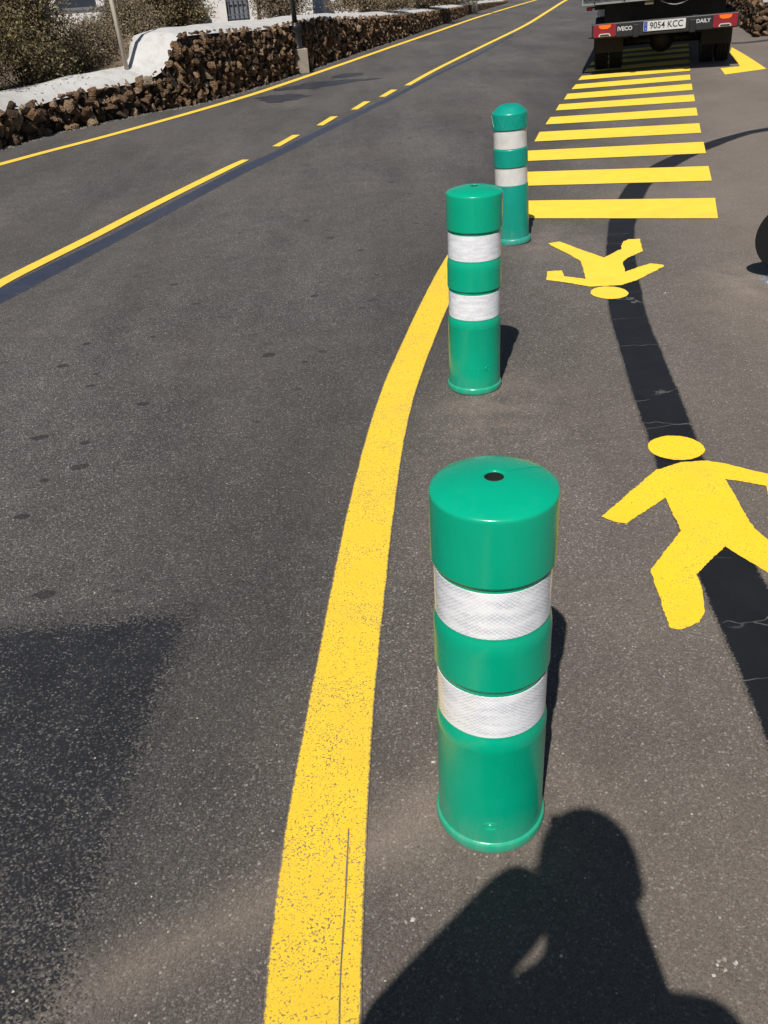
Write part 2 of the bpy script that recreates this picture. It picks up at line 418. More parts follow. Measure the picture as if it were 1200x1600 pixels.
CURVE_L = [(-.235,-1.5),(-.24,-.6),(-.245,.30),(-.247,.55),(-0.246,0.761),(-0.243,0.925),(-0.236,1.082),(-0.216,1.32),(-0.187,1.6),(-0.16,1.876),(-0.118,2.257),(-0.051,2.758),(0.033,3.251),(0.174,3.892),(0.292,4.393),(0.453,5.005),(0.68,5.72),(0.84,6.2)]
CURVE_R = [(-.085,-1.5),(-.09,-.6),(-.092,.30),(-.091,.55),(-0.088,0.751),(-0.082,0.914),(-0.074,1.069),(-0.061,1.306),(-0.038,1.585),(-0.011,1.86),(0.028,2.239),(0.088,2.738),(0.168,3.215),(0.305,3.83),(0.425,4.32),(0.585,4.92),(0.80,5.60),(0.95,6.1)]
ribbon('lane_edge_line', CURVE_L, CURVE_R, M_YNEAR, .003, 'broad pitted yellow line curving past the near bollards', k=8, jitter=.002)
tube_pts = [(-.125, .55), (-.122, .80), (-.113, 1.0), (-.108, 1.12)]
ribbon('paint_score', [(x - .0016, y) for x, y in tube_pts], [(x + .0016, y) for x, y in tube_pts], mat_yellow('scored_paint', .40, (.60, .45, .12)), .0040, jitter=.002, k=14)

EDGE_A = [(-4.85,5.2),(-4.3,7.2),(-3.79,8.75),(-3.57,9.18),(-3.30,9.75),(-2.99,10.35),(-2.65,11.07),(-2.065,12.41),(-1.495,13.86),(-0.935,15.56),(-0.225,17.78),(0.71,20.78),(1.99,24.81),(3.86,30.68),(6.53,38.24),(10.5,49)]
EDGE_B = [(-4.73,5.16),(-4.18,7.15),(-3.66,8.69),(-3.455,9.13),(-3.19,9.70),(-2.88,10.30),(-2.54,11.02),(-1.95,12.36),(-1.375,13.81),(-0.81,15.52),(-0.10,17.74),(0.835,20.74),(2.12,24.76),(3.99,30.63),(6.66,38.18),(10.63,48.95)]
ribbon('edge_line', EDGE_A, EDGE_B, M_YLANE, .0036, 'long yellow edge line running along the foot of the stone wall', k=6)
CEN1_A = [(-2.55,3.5),(-2.219,4.728),(-2.141,5.113),(-2.009,5.55),(-1.856,6.056),(-1.682,6.671),(-1.469,7.377),(-1.208,8.194),(-1.084,8.523)]
CEN1_B = [(-2.46,3.47),(-2.135,4.69),(-2.05,5.08),(-1.919,5.52),(-1.765,6.02),(-1.59,6.64),(-1.378,7.345),(-1.118,8.16),(-1.012,8.498)]
ribbon('centre_line', CEN1_A, CEN1_B, M_YLANE, .0036, 'solid yellow centre line in the near part of the road')
for P in ([(-0.855,9.14),(-0.775,9.11),(-0.605,9.735),(-0.69,9.76)], [(-0.462,10.305),(-0.38,10.28),(-0.225,10.885),(-0.315,10.917)], [(-0.085,11.37),(-0.001,11.345),(0.169,12.0),(0.08,12.03)], [(0.28,12.385),(0.365,12.34),(0.555,13.01),(0.465,13.065)]):
    ribbon('centre_dash', [P[0], P[3]], [P[1], P[2]], M_YLANE, .0036, k=4, smooth=False)
CEN2_A = [(0.665,13.44),(1.255,15.45),(2.43,19.13),(4.30,24.95),(6.2,31.6),(8.5,39.5),(11.5,48)]
CEN2_B = [(0.755,13.41),(1.345,15.42),(2.53,19.10),(4.41,24.90),(6.32,31.55),(8.63,39.44),(11.64,47.95)]
ribbon('centre_line', CEN2_A, CEN2_B, M_YLANE, .0036, 'solid yellow centre line in the far part of the road')

SR = [(2.156,5.423),(2.319,5.936),(2.472,6.429),(2.614,6.902),(2.752,7.357),(2.887,7.809),(2.998,8.193),(3.132,8.639),(3.248,9.025),(3.379,9.455),(3.49,9.827),(3.621,10.258),(3.709,10.564),(3.852,11.02),(3.94,11.328),(4.075,11.76)]
SL = [(.81,5.79),(.93,6.255),(1.06,6.69),(1.18,7.163),(1.31,7.56),(1.435,7.985),(1.564,8.378),(1.694,8.834),(1.821,9.212),(1.95,9.613),(2.083,10.004),(2.2,10.391),(2.314,10.705),(2.445,11.118),(2.563,11.455),(2.699,11.85)]
for k in range(8, 13):
    for j in (0, 1):
        SR.append((SR[-2][0] + .25, SR[-2][1] + .77)); SL.append((SL[-2][0] + .25, SL[-2][1] + .77))
for k in range(13):
    a0, a1, b0, b1 = Vector(SL[2 * k]), Vector(SR[2 * k]), Vector(SL[2 * k + 1]), Vector(SR[2 * k + 1])
    ribbon('crossing_bar', [a0.lerp(a1, i / 10) for i in range(11)], [b0.lerp(b1, i / 10) for i in range(11)], M_YBAY, .0036, smooth=False, across=4, jitter=.004)
sheet('bay_corner_mark', [(5.539,14.334),(4.95,11.62),(4.40,11.48),(4.55,12.05),(4.80,12.06),(5.18,13.45)], M_YBAY, .0036, 'yellow corner mark by the truck wheel')

FIG1 = [(0.875,2.421),(0.973,2.461),(1.051,2.462),(1.103,2.434),(1.173,2.377),(1.248,2.321),(1.248,2.303),(1.200,2.19),(1.145,2.19),(1.173,2.28),(1.131,2.308),(1.069,2.337),(1.057,2.191),(1.047,2.06),(1.063,1.996),(1.109,1.815),(1.088,1.755),(1.058,1.743),(1.001,1.843),(0.936,1.979),(0.816,1.859),(0.809,1.785),(0.783,1.699),(0.758,1.663),(0.727,1.648),(0.701,1.641),(0.68,1.648),(0.704,1.891),(0.843,2.068),(0.855,2.251),(0.702,2.124),(0.674,2.135),(0.64,2.168)]
H1 = [(0.986 + .091 * math.cos(a * math.pi / 18) * 1.0, 2.561 + .0865 * math.sin(a * math.pi / 18)) for a in range(36)]
FIG2 = [(1.103,4.287),(1.192,4.279),(1.263,4.281),(1.347,4.334),(1.551,4.535),(1.556,4.565),(1.501,4.601),(1.433,4.562),(1.334,4.488),(1.37,4.672),(1.411,4.728),(1.525,4.837),(1.582,5.086),(1.515,5.089),(1.474,5.052),(1.439,4.968),(1.428,4.904),(1.406,4.887),(1.292,4.764),(1.213,4.934),(1.128,5.137),(1.056,5.118),(1.063,5.06),(1.126,4.867),(1.157,4.713),(1.111,4.414),(1.015,4.479),(1.026,4.583),(0.946,4.582),(0.916,4.438),(1.018,4.362)]
H2 = [(1.172 + .089 * math.cos(a * math.pi / 18), 4.175 + .096 * math.sin(a * math.pi / 18)) for a in range(36)]
sheet('walking_figure_body', FIG1, M_YFIG, .0032, 'yellow walking figure painted beside the nearest bollard', sub=.006, jitter=.0025)
sheet('walking_figure_head', H1, M_YFIG, .0032, 'round yellow head of the nearer walking figure', sub=.006, jitter=.002)
sheet('walking_figure_body', FIG2, M_YBAY, .0036, 'yellow walking figure painted upside down before the bars', sub=.010, jitter=.004)
sheet('walking_figure_head', H2, M_YBAY, .0036, 'round yellow head of the farther walking figure', sub=.010, jitter=.003)

# loose grit on the tarmac
t = NT('pale_grit'); t.set(Base_Color=t.ramp(t.n('NewGeometry').outputs['Random Per Island'], [(0, (.10, .085, .07)), (.6, (.26, .22, .18)), (1, (.6, .56, .5))]), Roughness=.9)
M_GRIT = t.m
rg = random.Random(11); bm = bmesh.new()
def add_pebble(bm, x, y, r_):
    z0 = zf(x, y)
    vs = [bm.verts.new((x + r_ * math.cos(a) * rg.uniform(.6, 1.3), y + r_ * math.sin(a) * rg.uniform(.6, 1.3), z0 + .001)) for a in (0, 1.2, 2.5, 3.9, 5.1)]
    tp = bm.verts.new((x, y, z0 + r_ * rg.uniform(.5, .9)))
    for i in range(5): bm.faces.new((vs[i], vs[(i + 1) % 5], tp))
for i in range(900):
    y = .7 + 9 * rg.random() ** 1.6; x = rg.uniform(-.55, .5) * (y * 1.1 + .8) + .25 * y * .3
    add_pebble(bm, x, y, rg.uniform(.0012, .0032))
for (x, y) in ((-.002, .93), (.50, .80), (.505, .79), (.51, .81), (1.36, 4.14), (1.40, 4.16), (1.43, 4.12), (1.9, 4.0), (1.93, 4.1), (.06, 1.28)):
    for q in range(3): add_pebble(bm, x + rg.gauss(0, .012), y + rg.gauss(0, .012), rg.uniform(.003, .006))
tag(obj('grit', bm, M_GRIT), 'pale loose grit scattered over the tarmac', 'grit', kind='stuff')

# ------------------------------------------------------------------ bollards
def plastic(name, col, rough=.32, dirt=0.0):
    t = NT(name); oc = t.objc()
    n1 = t.noise(oc, 7, 4); n2 = t.noise(t.mapv(oc, sc=(1, 1, .25)), 46, 5, .7); n3 = t.noise(oc, 260, 3)
    c = t.mix(t.rng(n1, .3, .7), tuple(x * .93 for x in col), tuple(min(1, x * 1.05) for x in col))
    dust = t.math('MULTIPLY', t.rng(n2, .55, .82), .015 + dirt)
    z = t.sep(oc)[2]
    dust = t.math('ADD', dust, t.math('MULTIPLY', t.rng(t.math('ADD', z, t.math('MULTIPLY', t.math('SUBTRACT', n1, .5), .12)), 0, .09, .16 + dirt, 0), t.rng(n2, .3, .6)))
    c = t.mix(dust, c, (.42, .40, .36))
    t.set(Base_Color=c, Roughness=t.rng(n2, .3, .75, rough - .04, rough + .14), Normal=t.bump(n3, .05, .002))
    t.b.inputs['Specular IOR Level'].default_value = .45
    t.b.inputs['Coat Weight'].default_value = .08; t.b.inputs['Coat Roughness'].default_value = .14
    return t.m
def reflective(name, cell=.0072, plain=False):
    t = NT(name); uv = t.n('TexCoord').outputs['UV']
    if plain:
        n1 = t.noise(t.objc(), 22, 4)
        t.set(Base_Color=t.mix(t.rng(n1, .3, .7), (.60, .59, .56), (.74, .73, .70)), Roughness=.28)
        return t.m
    u, v, _ = t.sep(uv)
    a = t.math('ADD', t.math('DIVIDE', u, cell * 1.25), t.math('DIVIDE', v, cell)); b = t.math('SUBTRACT', t.math('DIVIDE', u, cell * 1.25), t.math('DIVIDE', v, cell))
    la = t.math('ABSOLUTE', t.math('SUBTRACT', t.math('FRACT', a), .5)); lb = t.math('ABSOLUTE', t.math('SUBTRACT', t.math('FRACT', b), .5))
    line = t.rng(t.math('MAXIMUM', la, lb), .40, .47)
    cx = t.n('CombineXYZ'); t.l(t.math('FLOOR', a), cx.inputs[0]); t.l(t.math('FLOOR', b), cx.inputs[1])
    wn_ = t.n('TexWhiteNoise', noise_dimensions='2D'); t.l(cx.outputs[0], wn_.inputs['Vector'])
    rnd = wn_.outputs['Value']
    big = t.noise(t.mapv(uv, sc=(.8, 3.4, 1)), 20, 2, .5, .3)
    # prism columns: alternating sectors tilt their facets differently
    colm = t.math('FRACT', t.math('DIVIDE', v, .021))
    cellc = t.mix(t.rng(rnd, 0, 1), (.80, .81, .85), (.92, .93, .95))
    fu = t.math('SINE', t.math('MULTIPLY', u, 330)); fv = t.math('SINE', t.math('MULTIPLY', v, 300))
    blot = t.math('ADD', t.math('MULTIPLY', t.math('MULTIPLY', fu, fv), .05), big)
    cellc = t.mix(t.rng(blot, .38, .72), cellc, (.98, .98, 1.0))
    lc = t.mix(t.rng(big, .4, .62), (.40, .43, .52), (.80, .82, .87))
    hgt = t.math('ADD', t.math('MULTIPLY', rnd, .5), t.math('MULTIPLY', colm, .4))
    t.set(Base_Color=t.mix(line, cellc, lc), Roughness=t.rng(rnd, 0, 1, .18, .40), Normal=t.bump(hgt, .10, .003))
    t.b.inputs['Coat Weight'].default_value = .5; t.b.inputs['Coat Roughness'].default_value = .12
    t.b.inputs['Metallic'].default_value = .0
    return t.m
M_GREEN = plastic('green_plastic', (.0008, .39, .225), .22)
M_GREEN2 = plastic('weathered_green_plastic', (.002, .30, .225), .32, .06)
M_REFL = reflective('prismatic_sheeting'); M_REFLP = reflective('smooth_sheeting', plain=True)
M_HOLE = simple('hole_dark', (.008, .012, .010), .9)  # shade inside the cap hole, painted black in place of the green

def make_bollard(loc, label, rotz=0.0, mark=True):
    root = empty('bollard', loc, (0, 0, rotz))
    tag(root, label, 'bollard', 'green bollards along the walkway')
    z0 = .003
    ring = [(.094, 0), (.1035, 0), (.1035, 0), (.1045, .004), (.1045, .017), (.1035, .0205), (.1005, .0225), (.0995, .0235)]
    lathe('base_ring', [(r_, z + z0) for r_, z in ring], M_GREEN, root)
    body = [(.0992, .0262), (.0995, .030), (.0990, .06), (.0985, .16), (.0985, .255), (.0990, .258), (.0989, .266), (.0984, .273), (.0976, .279), (.0966, .284), (.0955, .288), (.0948, .291), (.0946, .293), (.0946, .293), (.0946, .393), (.0946, .393), (.0962, .398)]
    bo = lathe('body', [(r_, z) for r_, z in body], M_GREEN, root)
    lathe('groove', [(.0975, .021), (.0968, .025), (.0975, .029)], M_GREEN, bo)
    col = [(.0955, .3985), (.0985, .4005), (.0992, .4035), (.0992, .4035), (.0990, .42), (.0987, .462), (.0991, .474), (.0989, .482), (.0984, .489), (.0976, .495), (.0966, .500), (.0955, .504), (.0949, .507), (.0947, .509), (.0947, .509), (.0947, .603), (.0947, .603), (.0965, .609)]
    lathe('collar', col, M_GREEN, root)
    cap = [(.0960, .6085), (.0995, .6105), (.1002, .6135), (.1002, .6135), (.1002, .63), (.1000, .70), (.1000, .727), (.0998, .730), (.0991, .7325), (.0978, .7342), (.0955, .7354), (.090, .7385), (.07, .7445), (.045, .7495), (.022, .7525), (.0165, .7525), (.0152, .7515), (.0148, .7500)]
    cp = lathe('cap', cap, M_GREEN, root)
    lathe('hole', [(.0149, .7502), (.0146, .748), (.0146, .66), (.0, .66)], M_HOLE, cp, 28)
    for (za, zb, rr) in ((.2945, .3885, .0955), (.5105, .6005, .0957)):
        lathe('reflective_band', [(rr - .0006, za), (rr, za + .0004), (rr, za + .0004), (rr, zb - .0004), (rr, zb - .0004), (rr - .0006, zb)], M_REFL, root, n=96)
    # faint mould seam over the cap
    bs = bmesh.new(); prof = [(.0996, .70), (.1004, .722), (.0987, .7325), (.090, .7390), (.07, .7450), (.045, .7500), (.024, .7528)]
    add_tube(bs, [(r_, 0, z) for r_, z in prof], .0006, 5)
    sm = obj('mould_seam', bs, M_GREEN, cp); sm.rotation_euler.z = R(28) - rotz
    return root, bo
# nearest
B1, bo = make_bollard((.1697, 1.148, 0), 'largest green bollard nearest the camera, with diamond-netted white bands', R(40))
def wrap(me, rad, z, ang):
    for v in me.vertices:
        a = ang + v.co.x / rad; rr = rad + v.co.z
        zz = z + v.co.y
        v.co = (rr * math.cos(a), rr * math.sin(a), zz)
def ring_mark(rad, ang, z, r0):
    bm = bmesh.new()
    for rr, th_, a0, a1 in ((r0, .0015, 0, 2 * math.pi), (r0 * .52, .0013, .6, 5.2)):
        n = 22; add_tube(bm, [(rr * 1.35 * math.cos(a0 + (a1 - a0) * i / n), rr * math.sin(a0 + (a1 - a0) * i / n), 0) for i in range(n + 1)], th_, 5)
    add_tube(bm, [(-r0 * .5, 0, 0), (r0 * .4, 0, 0)], .0005, 5)
    me = bpy.data.meshes.new('moulded_mark'); bm.to_mesh(me); bm.free()
    wrap(me, rad, z, ang); return me
cam_ang = math.atan2(-1.148, -.1697)
link('moulded_mark', ring_mark(.0993, cam_ang - R(40) + .01, .072, .0092), M_GREEN, bo)
# second
B2, bo2 = make_bollard((.3886, 3.1857, 0), 'middle green bollard standing where the yellow line curves away', R(200))
ca2 = math.atan2(-3.1857, -.3886)
bm = bmesh.new()                                     # worn, unreadable moulded line of marks
for i, w_ in enumerate((.007, .006, .006, .007, .011)):
    add_tube(bm, [(-.036 + .0155 * i - w_ * .5, .003 * (i % 2), 0), (-.036 + .0155 * i, .004, 0), (-.036 + .0155 * i + w_ * .5, -.003, 0)], .0016, 5)
add_tube(bm, [(-.036, -.016, 0), (0, -.016, 0), (.032, -.016, 0)], .0008, 5)
me = bpy.data.meshes.new('moulded_marks'); bm.to_mesh(me); bm.free()
wrap(me, .0988, .102, ca2 - R(200) + .12); link('moulded_marks', me, M_GREEN, bo2)
link('moulded_mark', ring_mark(.0992, ca2 - R(200) + .50, .104, .007), M_GREEN, bo2)
# third: older, domed lid, plain bands
B3 = empty('bollard', (.868, 5.235, 0), (0, R(-2.8), R(0)))
tag(B3, 'farthest green bollard with domed lid and plain white bands', 'bollard', 'green bollards along the walkway')
lathe('base_ring', [(.09, .003), (.1055, .003), (.1055, .003), (.1065, .012), (.1055, .027), (.100, .033), (.0955, .034)], M_GREEN2, B3)
bd = lathe('body', [(.0945, .034), (.0945, .034), (.0955, .055), (.0955, .322), (.0948, .327), (.0948, .327), (.0905, .3285), (.0905, .3285), (.0905, .425)], M_GREEN2, B3)
lathe('collar', [(.0905, .424), (.0955, .4255), (.0965, .429), (.0965, .429), (.0965, .517), (.0965, .517), (.0955, .522), (.0905, .524), (.0905, .524), (.0905, .622)], M_GREEN2, B3)
cp3 = lathe('lid', [(.0905, .620), (.0970, .622), (.0985, .625), (.0985, .625), (.0985, .700), (.0985, .700), (.0975, .704), (.092, .709), (.075, .725), (.058, .738), (.050, .742), (.034, .7425), (.024, .736), (.012, .732), (.0, .732)], M_GREEN2, B3)
bm = bmesh.new()
for k in range(9):                                   # moulded V ribs round the lid
    a = 2 * math.pi * k / 9; da = math.pi / 9
    q = lambda an, z: (.0987 * math.cos(an), .0987 * math.sin(an), z)
    add_tube(bm, [q(a - da * .95, .694), q(a - da * .5, .666), q(a, .638)], .0016, 5); add_tube(bm, [q(a, .638), q(a + da * .5, .666), q(a + da * .95, .694)], .0016, 5)
obj('lid_ribs', bm, M_GREEN2, cp3)
for (za, zb) in ((.330, .4235), (.526, .6195)):
    lathe('reflective_band', [(.0912, za), (.0922, za), (.0922, za), (.0922, zb), (.0922, zb), (.0912, zb)], M_REFLP, B3)

# ------------------------------------------------------------------ dry stone wall on the left
SB = [(-5.6,4.0),(-4.75,7.0),(-3.92,9.9),(-3.55,11.02),(-3.07,11.83),(-2.62,12.45),(-2.27,12.80),(-1.87,13.62),(-1.34,15.03),(-0.98,16.16),(-0.17,19.08),(0.83,22.26),(2.23,26.92),(4.16,33.69),(6.14,39.5)]
HF = [(-9,.42),(0,.395),(.5,.365),(1,.35),(1.5,.37),(2,.389),(2.5,.40),(3.0,.43),(3.18,.50),(3.33,.72),(3.48,.84),(4,.832),(5,.793),(6,.756),(7,.747),(8.5,.748),(9.5,.702),(10.5,.649),(12,.575),(15,.466),(18,.387),(21,.319),(24,.261),(27,.197),(30,.115),(33,.06)]
HBK = [(-9,.55),(0,.538),(.5,.478),(1,.452),(1.5,.476),(2,.495),(2.5,.50),(2.9,.51),(3.05,.62),(3.2,.76),(3.4,.82),(3.7,.86),(4,.873),(5,.858),(6,.827),(7,.792),(8.5,.772),(9.5,.749),(10.5,.719),(12,.648),(15,.53),(18,.44),(21,.363),(24,.286),(27,.236),(30,.163),(33,.1)]
def lerp_tab(T, s):
    if s <= T[0][0]: return T[0][1]
    for (a, b), (c, d) in zip(T, T[1:]):
        if s <= c: return b + (d - b) * (s - a) / (c - a)
    return T[-1][1]
cum = [0.0]
for a, b in zip(SB, SB[1:]): cum.append(cum[-1] + (Vector(b) - Vector(a)).length)
S0 = cum[2]                                          # s = 0 about at the left edge of the picture
def wall_at(s):
    q = min(max(s + S0, 0), cum[-1] - 1e-4)
    for i in range(len(SB) - 1):
        if q <= cum[i + 1]:
            u_ = (q - cum[i]) / (cum[i + 1] - cum[i]); break
    P = Vector(SB[i]).lerp(Vector(SB[i + 1]), u_)
    d = Vector((0, 0))
    for dq in (-.5, 0, .5):                          # smoothed direction
        qq = min(max(q + dq, 0), cum[-1] - 1e-4)
        for j in range(len(SB) - 1):
            if qq <= cum[j + 1]: d += (Vector(SB[j + 1]) - Vector(SB[j])).normalized(); break
    d.normalize(); return P, d, Vector((-d.y, d.x))

def stone_mat(name, pale=0.0):
    t = NT(name); oc = t.objc(); p = t.pos()
    oi = t.n('ObjectInfo').outputs['Random']; isl = t.n('NewGeometry').outputs['Random Per Island']
    rr = t.math('FRACT', t.math('ADD', oi, t.math('MULTIPLY', isl, 7.31)))
    base = t.ramp(rr, [(0, (.085, .058, .042)), (.2, (.17, .105, .062)), (.5, (.30, .18, .10)), (.75, (.40, .255, .15)), (.92, (.48, .35, .225)), (1, (.52, .43, .32))])
    n1 = t.noise(p, 13, 6, .7); n2 = t.noise(p, 60, 5, .75); vv = t.voro(p, 55)
    c = t.mix(t.rng(n1, .35, .7), tuple(x for x in (.035, .028, .024)), base) if False else t.mix(1.0, base, t.rng(n1, .3, .7, .55, 1.35), 'MULTIPLY')
    c = t.mix(t.rng(n2, .43, .66, 0, .75), c, (.045, .032, .025))
    c = t.mix(t.rng(t.noise(p, 5, 3), .58, .72, 0, .5), c, (.26, .20, .14))
    h = t.math('ADD', t.math('MULTIPLY', n2, .8), t.math('MULTIPLY', vv.outputs['Distance'], .7))
    t.set(Base_Color=c, Roughness=.95, Normal=t.bump(h, 1.0, .035))
    t.b.inputs['Specular IOR Level'].default_value = .2
    return t.m
M_STONE = stone_mat('lava_stone')
M_CORE = simple('wall_core_rubble', (.028, .022, .018), .95, nscale=20)
t = NT('white_render'); p = t.pos()
n1 = t.noise(p, 1.7, 6, .6); n2 = t.noise(p, 24, 5, .65); n3 = t.noise(t.mapv(p, sc=(1, 1, .4)), 7, 6, .7)
c = t.mix(t.rng(n1, .3, .7), (.50, .49, .475), (.60, .59, .575)); c = t.mix(t.rng(n3, .50, .70, 0, .6), c, (.33, .295, .25)); c = t.mix(t.rng(n2, .60, .75, 0, .45), c, (.31, .285, .255))
t.set(Base_Color=c, Roughness=.9, Normal=t.bump(n2, .5, .012)); M_RENDER = t.m

ROCKS = []
rk = random.Random(3)
for i in range(14):
    bm = bmesh.new()
    for j in range(15):
        v = Vector((rk.gauss(0, 1), rk.gauss(0, 1), rk.gauss(0, 1))).normalized() * rk.uniform(.70, 1.18)
        bm.verts.new(v)
    r_ = bmesh.ops.convex_hull(bm, input=bm.verts)
    bmesh.ops.delete(bm, geom=[g for g in r_['geom_interior'] if isinstance(g, bmesh.types.BMVert)], context='VERTS')
    me = bpy.data.meshes.new('stone'); bm.normal_update(); bm.to_mesh(me); bm.free(); me.materials.append(M_STONE); ROCKS.append(me)
def place_stones(parent, cand, limit, stuff_name='stone_rubble'):
    """cand = (visible size, location, euler, scale, mesh index): the largest become parts, the rest one mesh"""
    cand.sort(key=lambda c: -c[0])
    for c in cand[:limit]:
        o = bpy.data.objects.new('stone', ROCKS[c[4]]); COL.objects.link(o); o.parent = parent
        o.location = c[1]; o.rotation_euler = c[2]; o.scale = c[3]
    rest = cand[limit:]
    if rest:
        V, F = [], []
        from mathutils import Euler
        for c in rest:
            m = Matrix.Translation(c[1]) @ Euler(c[2]).to_matrix().to_4x4() @ Matrix.Diagonal((*c[3], 1))
            b = len(V); me = ROCKS[c[4]]
            V += [tuple(m @ v.co) for v in me.vertices]; F += [tuple(b + q for q in p.vertices) for p in me.polygons]
        tag(raw(stuff_name, V, F, M_STONE, parent), kind='stuff')

wall = empty('stone_wall', (-3.9, 9.9, 0))
tag(wall, 'long brown dry stone wall with white capping, left of the road', 'stone wall')
inv = Matrix.Translation((3.9, -9.9, 0))
def wl(P): return inv @ Vector(P)
st = span(-7.5, 3, .12) + span(3.1, 12, .12) + span(12.4, 32.6, .4)
CW = lambda s: .54 + .36 * sstep((s - 3.0) / .5)
# core
V, F = [], []
for s in st:
    P, d, n = wall_at(s); hf = lerp_tab(HF, s) - .03; hb = lerp_tab(HBK, s) - .08
    a = P + n * .05; b = P + n * (CW(s) - .04)
    V += [wl((a.x, a.y, -.03)), wl((a.x, a.y, hf)), wl((b.x, b.y, min(hf, hb))), wl((b.x, b.y, -.03))]
for i in range(len(st) - 1):
    for k in range(3): F.append((i * 4 + k, (i + 1) * 4 + k, (i + 1) * 4 + k + 1, i * 4 + k + 1))
raw('wall_core', V, F, M_CORE, wall)
# white capping: rolls from the top of the stones back onto the bank
V, F = [], []; NA = 9
for s in st:
    P, d, n = wall_at(s); hf = lerp_tab(HF, s); hb = lerp_tab(HBK, s); w = CW(s)
    for k in range(NA):
        u_ = k / (NA - 1)
        lip = .035 * noise.noise((s * 3.1, 0, 1)) + .02 * noise.noise((s * 11, 4, 1))
        q = P + n * (u_ * w + (.03 + lip) * (1 - u_))
        e = sstep(u_ * 1.15)
        z = hf + (hb - hf) * e + .018 * noise.noise((s * 2.2, u_ * 2, 5)) + .03 * math.sin(math.pi * u_) - (.03 if k == 0 else 0)
        if k == NA - 1: z -= .06
        v = wl((q.x, q.y, z)); V.append(v)
for i in range(len(st) - 1):
    for k in range(NA - 1): F.append((i * NA + k, (i + 1) * NA + k, (i + 1) * NA + k + 1, i * NA + k + 1))
capo = raw('capping', V, F, M_RENDER, wall, True)
capo.data.flip_normals()
rs = random.Random(21); cand = []
s = -3.0
LOWH = 0
def pitch(s): return .122 if s < 2.9 else (.096 if s < 10.5 else max(.03, .096 * lerp_tab(HF, s) / .66))
rows = {}
s = -3.0
while s < 32.3:
    pt = pitch(s); hf = lerp_tab(HF, s)
    nr = max(1, round(hf / (pt * .80)))
    for r_ in range(nr):
        ss = s + rs.uniform(-.35, .35) * pt; z = (r_ + .5 + rs.uniform(-.22, .22)) * hf / nr
        P, d, n = wall_at(ss); dep = rs.uniform(-.035, .065) * pt / .12
        q = P + n * (dep + z * .06)
        k_ = rs.choice((.55, .7, .85, 1.0, 1.15, 1.45)); sc = (pt * .66 * k_ * rs.uniform(.75, 1.25), pt * .62 * rs.uniform(.8, 1.2), pt * .50 * k_ * rs.uniform(.75, 1.2))
        dist = q.length
        L = wl((q.x, q.y, max(min(z, hf - sc[2] * .75), sc[2] * .5)))
        vis = sc[0] / dist * (1 if s > -.25 else .05)
        cand.append((vis, L, (rs.uniform(-1.2, 1.2), rs.uniform(-1.2, 1.2), math.atan2(d.y, d.x) + rs.uniform(-1.5, 1.5)), sc, rs.randrange(14)))
        if rs.random() < .5:                         # chinking stones in the gaps
            s2 = tuple(x * .5 for x in sc)
            L2 = wl((q.x + d.x * pt * .5, q.y + d.y * pt * .5, z + pt * .35))
            cand.append((vis * .3, L2, (rs.random() * 3, rs.random() * 3, rs.random() * 3), s2, rs.randrange(14)))
    s += pt * rs.uniform(.85, 1.0)
place_stones(wall, cand, 300)

# bank of dry earth behind the wall
offs = [.40, .9, 1.8, 3.5, 7, 14, 30, 80]
V, F = [], []; st2 = span(-7.5, 32, .5)
for s in st2:
    P, d, n = wall_at(s); hb = lerp_tab(HBK, s)
    for i, o_ in enumerate(offs):
        q = P + n * o_
        z = (hb - .075) * (1 - sstep((o_ - .4) / 8)) + .52 * sstep((o_ - .4) / 8) * (1 if s < 12 else max(.35, 1 - (s - 12) / 26)) + (.05 * noise.noise((q.x, q.y, 0)) if i > 1 else 0)
        V.append((q.x, q.y, z))
m_ = len(offs)
for i in range(len(st2) - 1):
    for k in range(m_ - 1): F.append((i * m_ + k, (i + 1) * m_ + k, (i + 1) * m_ + k + 1, i * m_ + k + 1))
bank = raw('bank', V, F, M_SOIL, smooth=True); tag(bank, kind='structure'); bank.data.flip_normals()
# gravelly verge at the wall's foot
rv = random.Random(8); bm = bmesh.new()
for i in range(2600):
    s = rv.uniform(-2, 14); P, d, n = wall_at(s); q = P - n * abs(rv.gauss(0, .045))
    r_ = rv.uniform(.006, .02); z0 = zf(q.x, q.y)
    vs = [bm.verts.new((q.x + r_ * math.cos(a), q.y + r_ * math.sin(a), z0)) for a in (0, 1.3, 2.6, 3.8, 5)]
    tp = bm.verts.new((q.x, q.y, z0 + r_ * .8))
    for j in range(5): bm.faces.new((vs[j], vs[(j + 1) % 5], tp))
t = NT('verge_gravel'); t.set(Base_Color=t.ramp(t.n('NewGeometry').outputs['Random Per Island'], [(0, (.05, .042, .036)), (.6, (.13, .11, .095)), (1, (.22, .19, .165))]), Roughness=.95)
tag(obj('verge_gravel', bm, t.m), 'grey gravel lying along the foot of the stone wall', 'gravel', kind='stuff')

# ------------------------------------------------------------------ shrubs
def leaf_mat(name, dark, mid, lite):
    t = NT(name); isl = t.n('NewGeometry').outputs['Random Per Island']; p = t.pos()
    n1 = t.noise(p, 4.5, 4, .6)
    f = t.math('ADD', t.math('MULTIPLY', isl, .55), t.math('MULTIPLY', t.math('SUBTRACT', n1, .25), .9))
    t.set(Base_Color=t.ramp(f, [(.1, dark), (.5, mid), (.9, lite)]), Roughness=.75)
    t.b.inputs['Specular IOR Level'].default_value = .25
    return t.m
M_LEAF = leaf_mat('scrub_leaf', (.085, .066, .040), (.165, .132, .072), (.29, .235, .115))
M_LEAF2 = leaf_mat('dry_scrub_leaf', (.10, .076, .052), (.20, .155, .10), (.31, .255, .16))
M_TWIG = simple('dry_twig', (.21, .16, .115), .9, nscale=9, namt=.4)
M_FLOWER = simple('yellow_flower', (.75, .5, .02), .6)
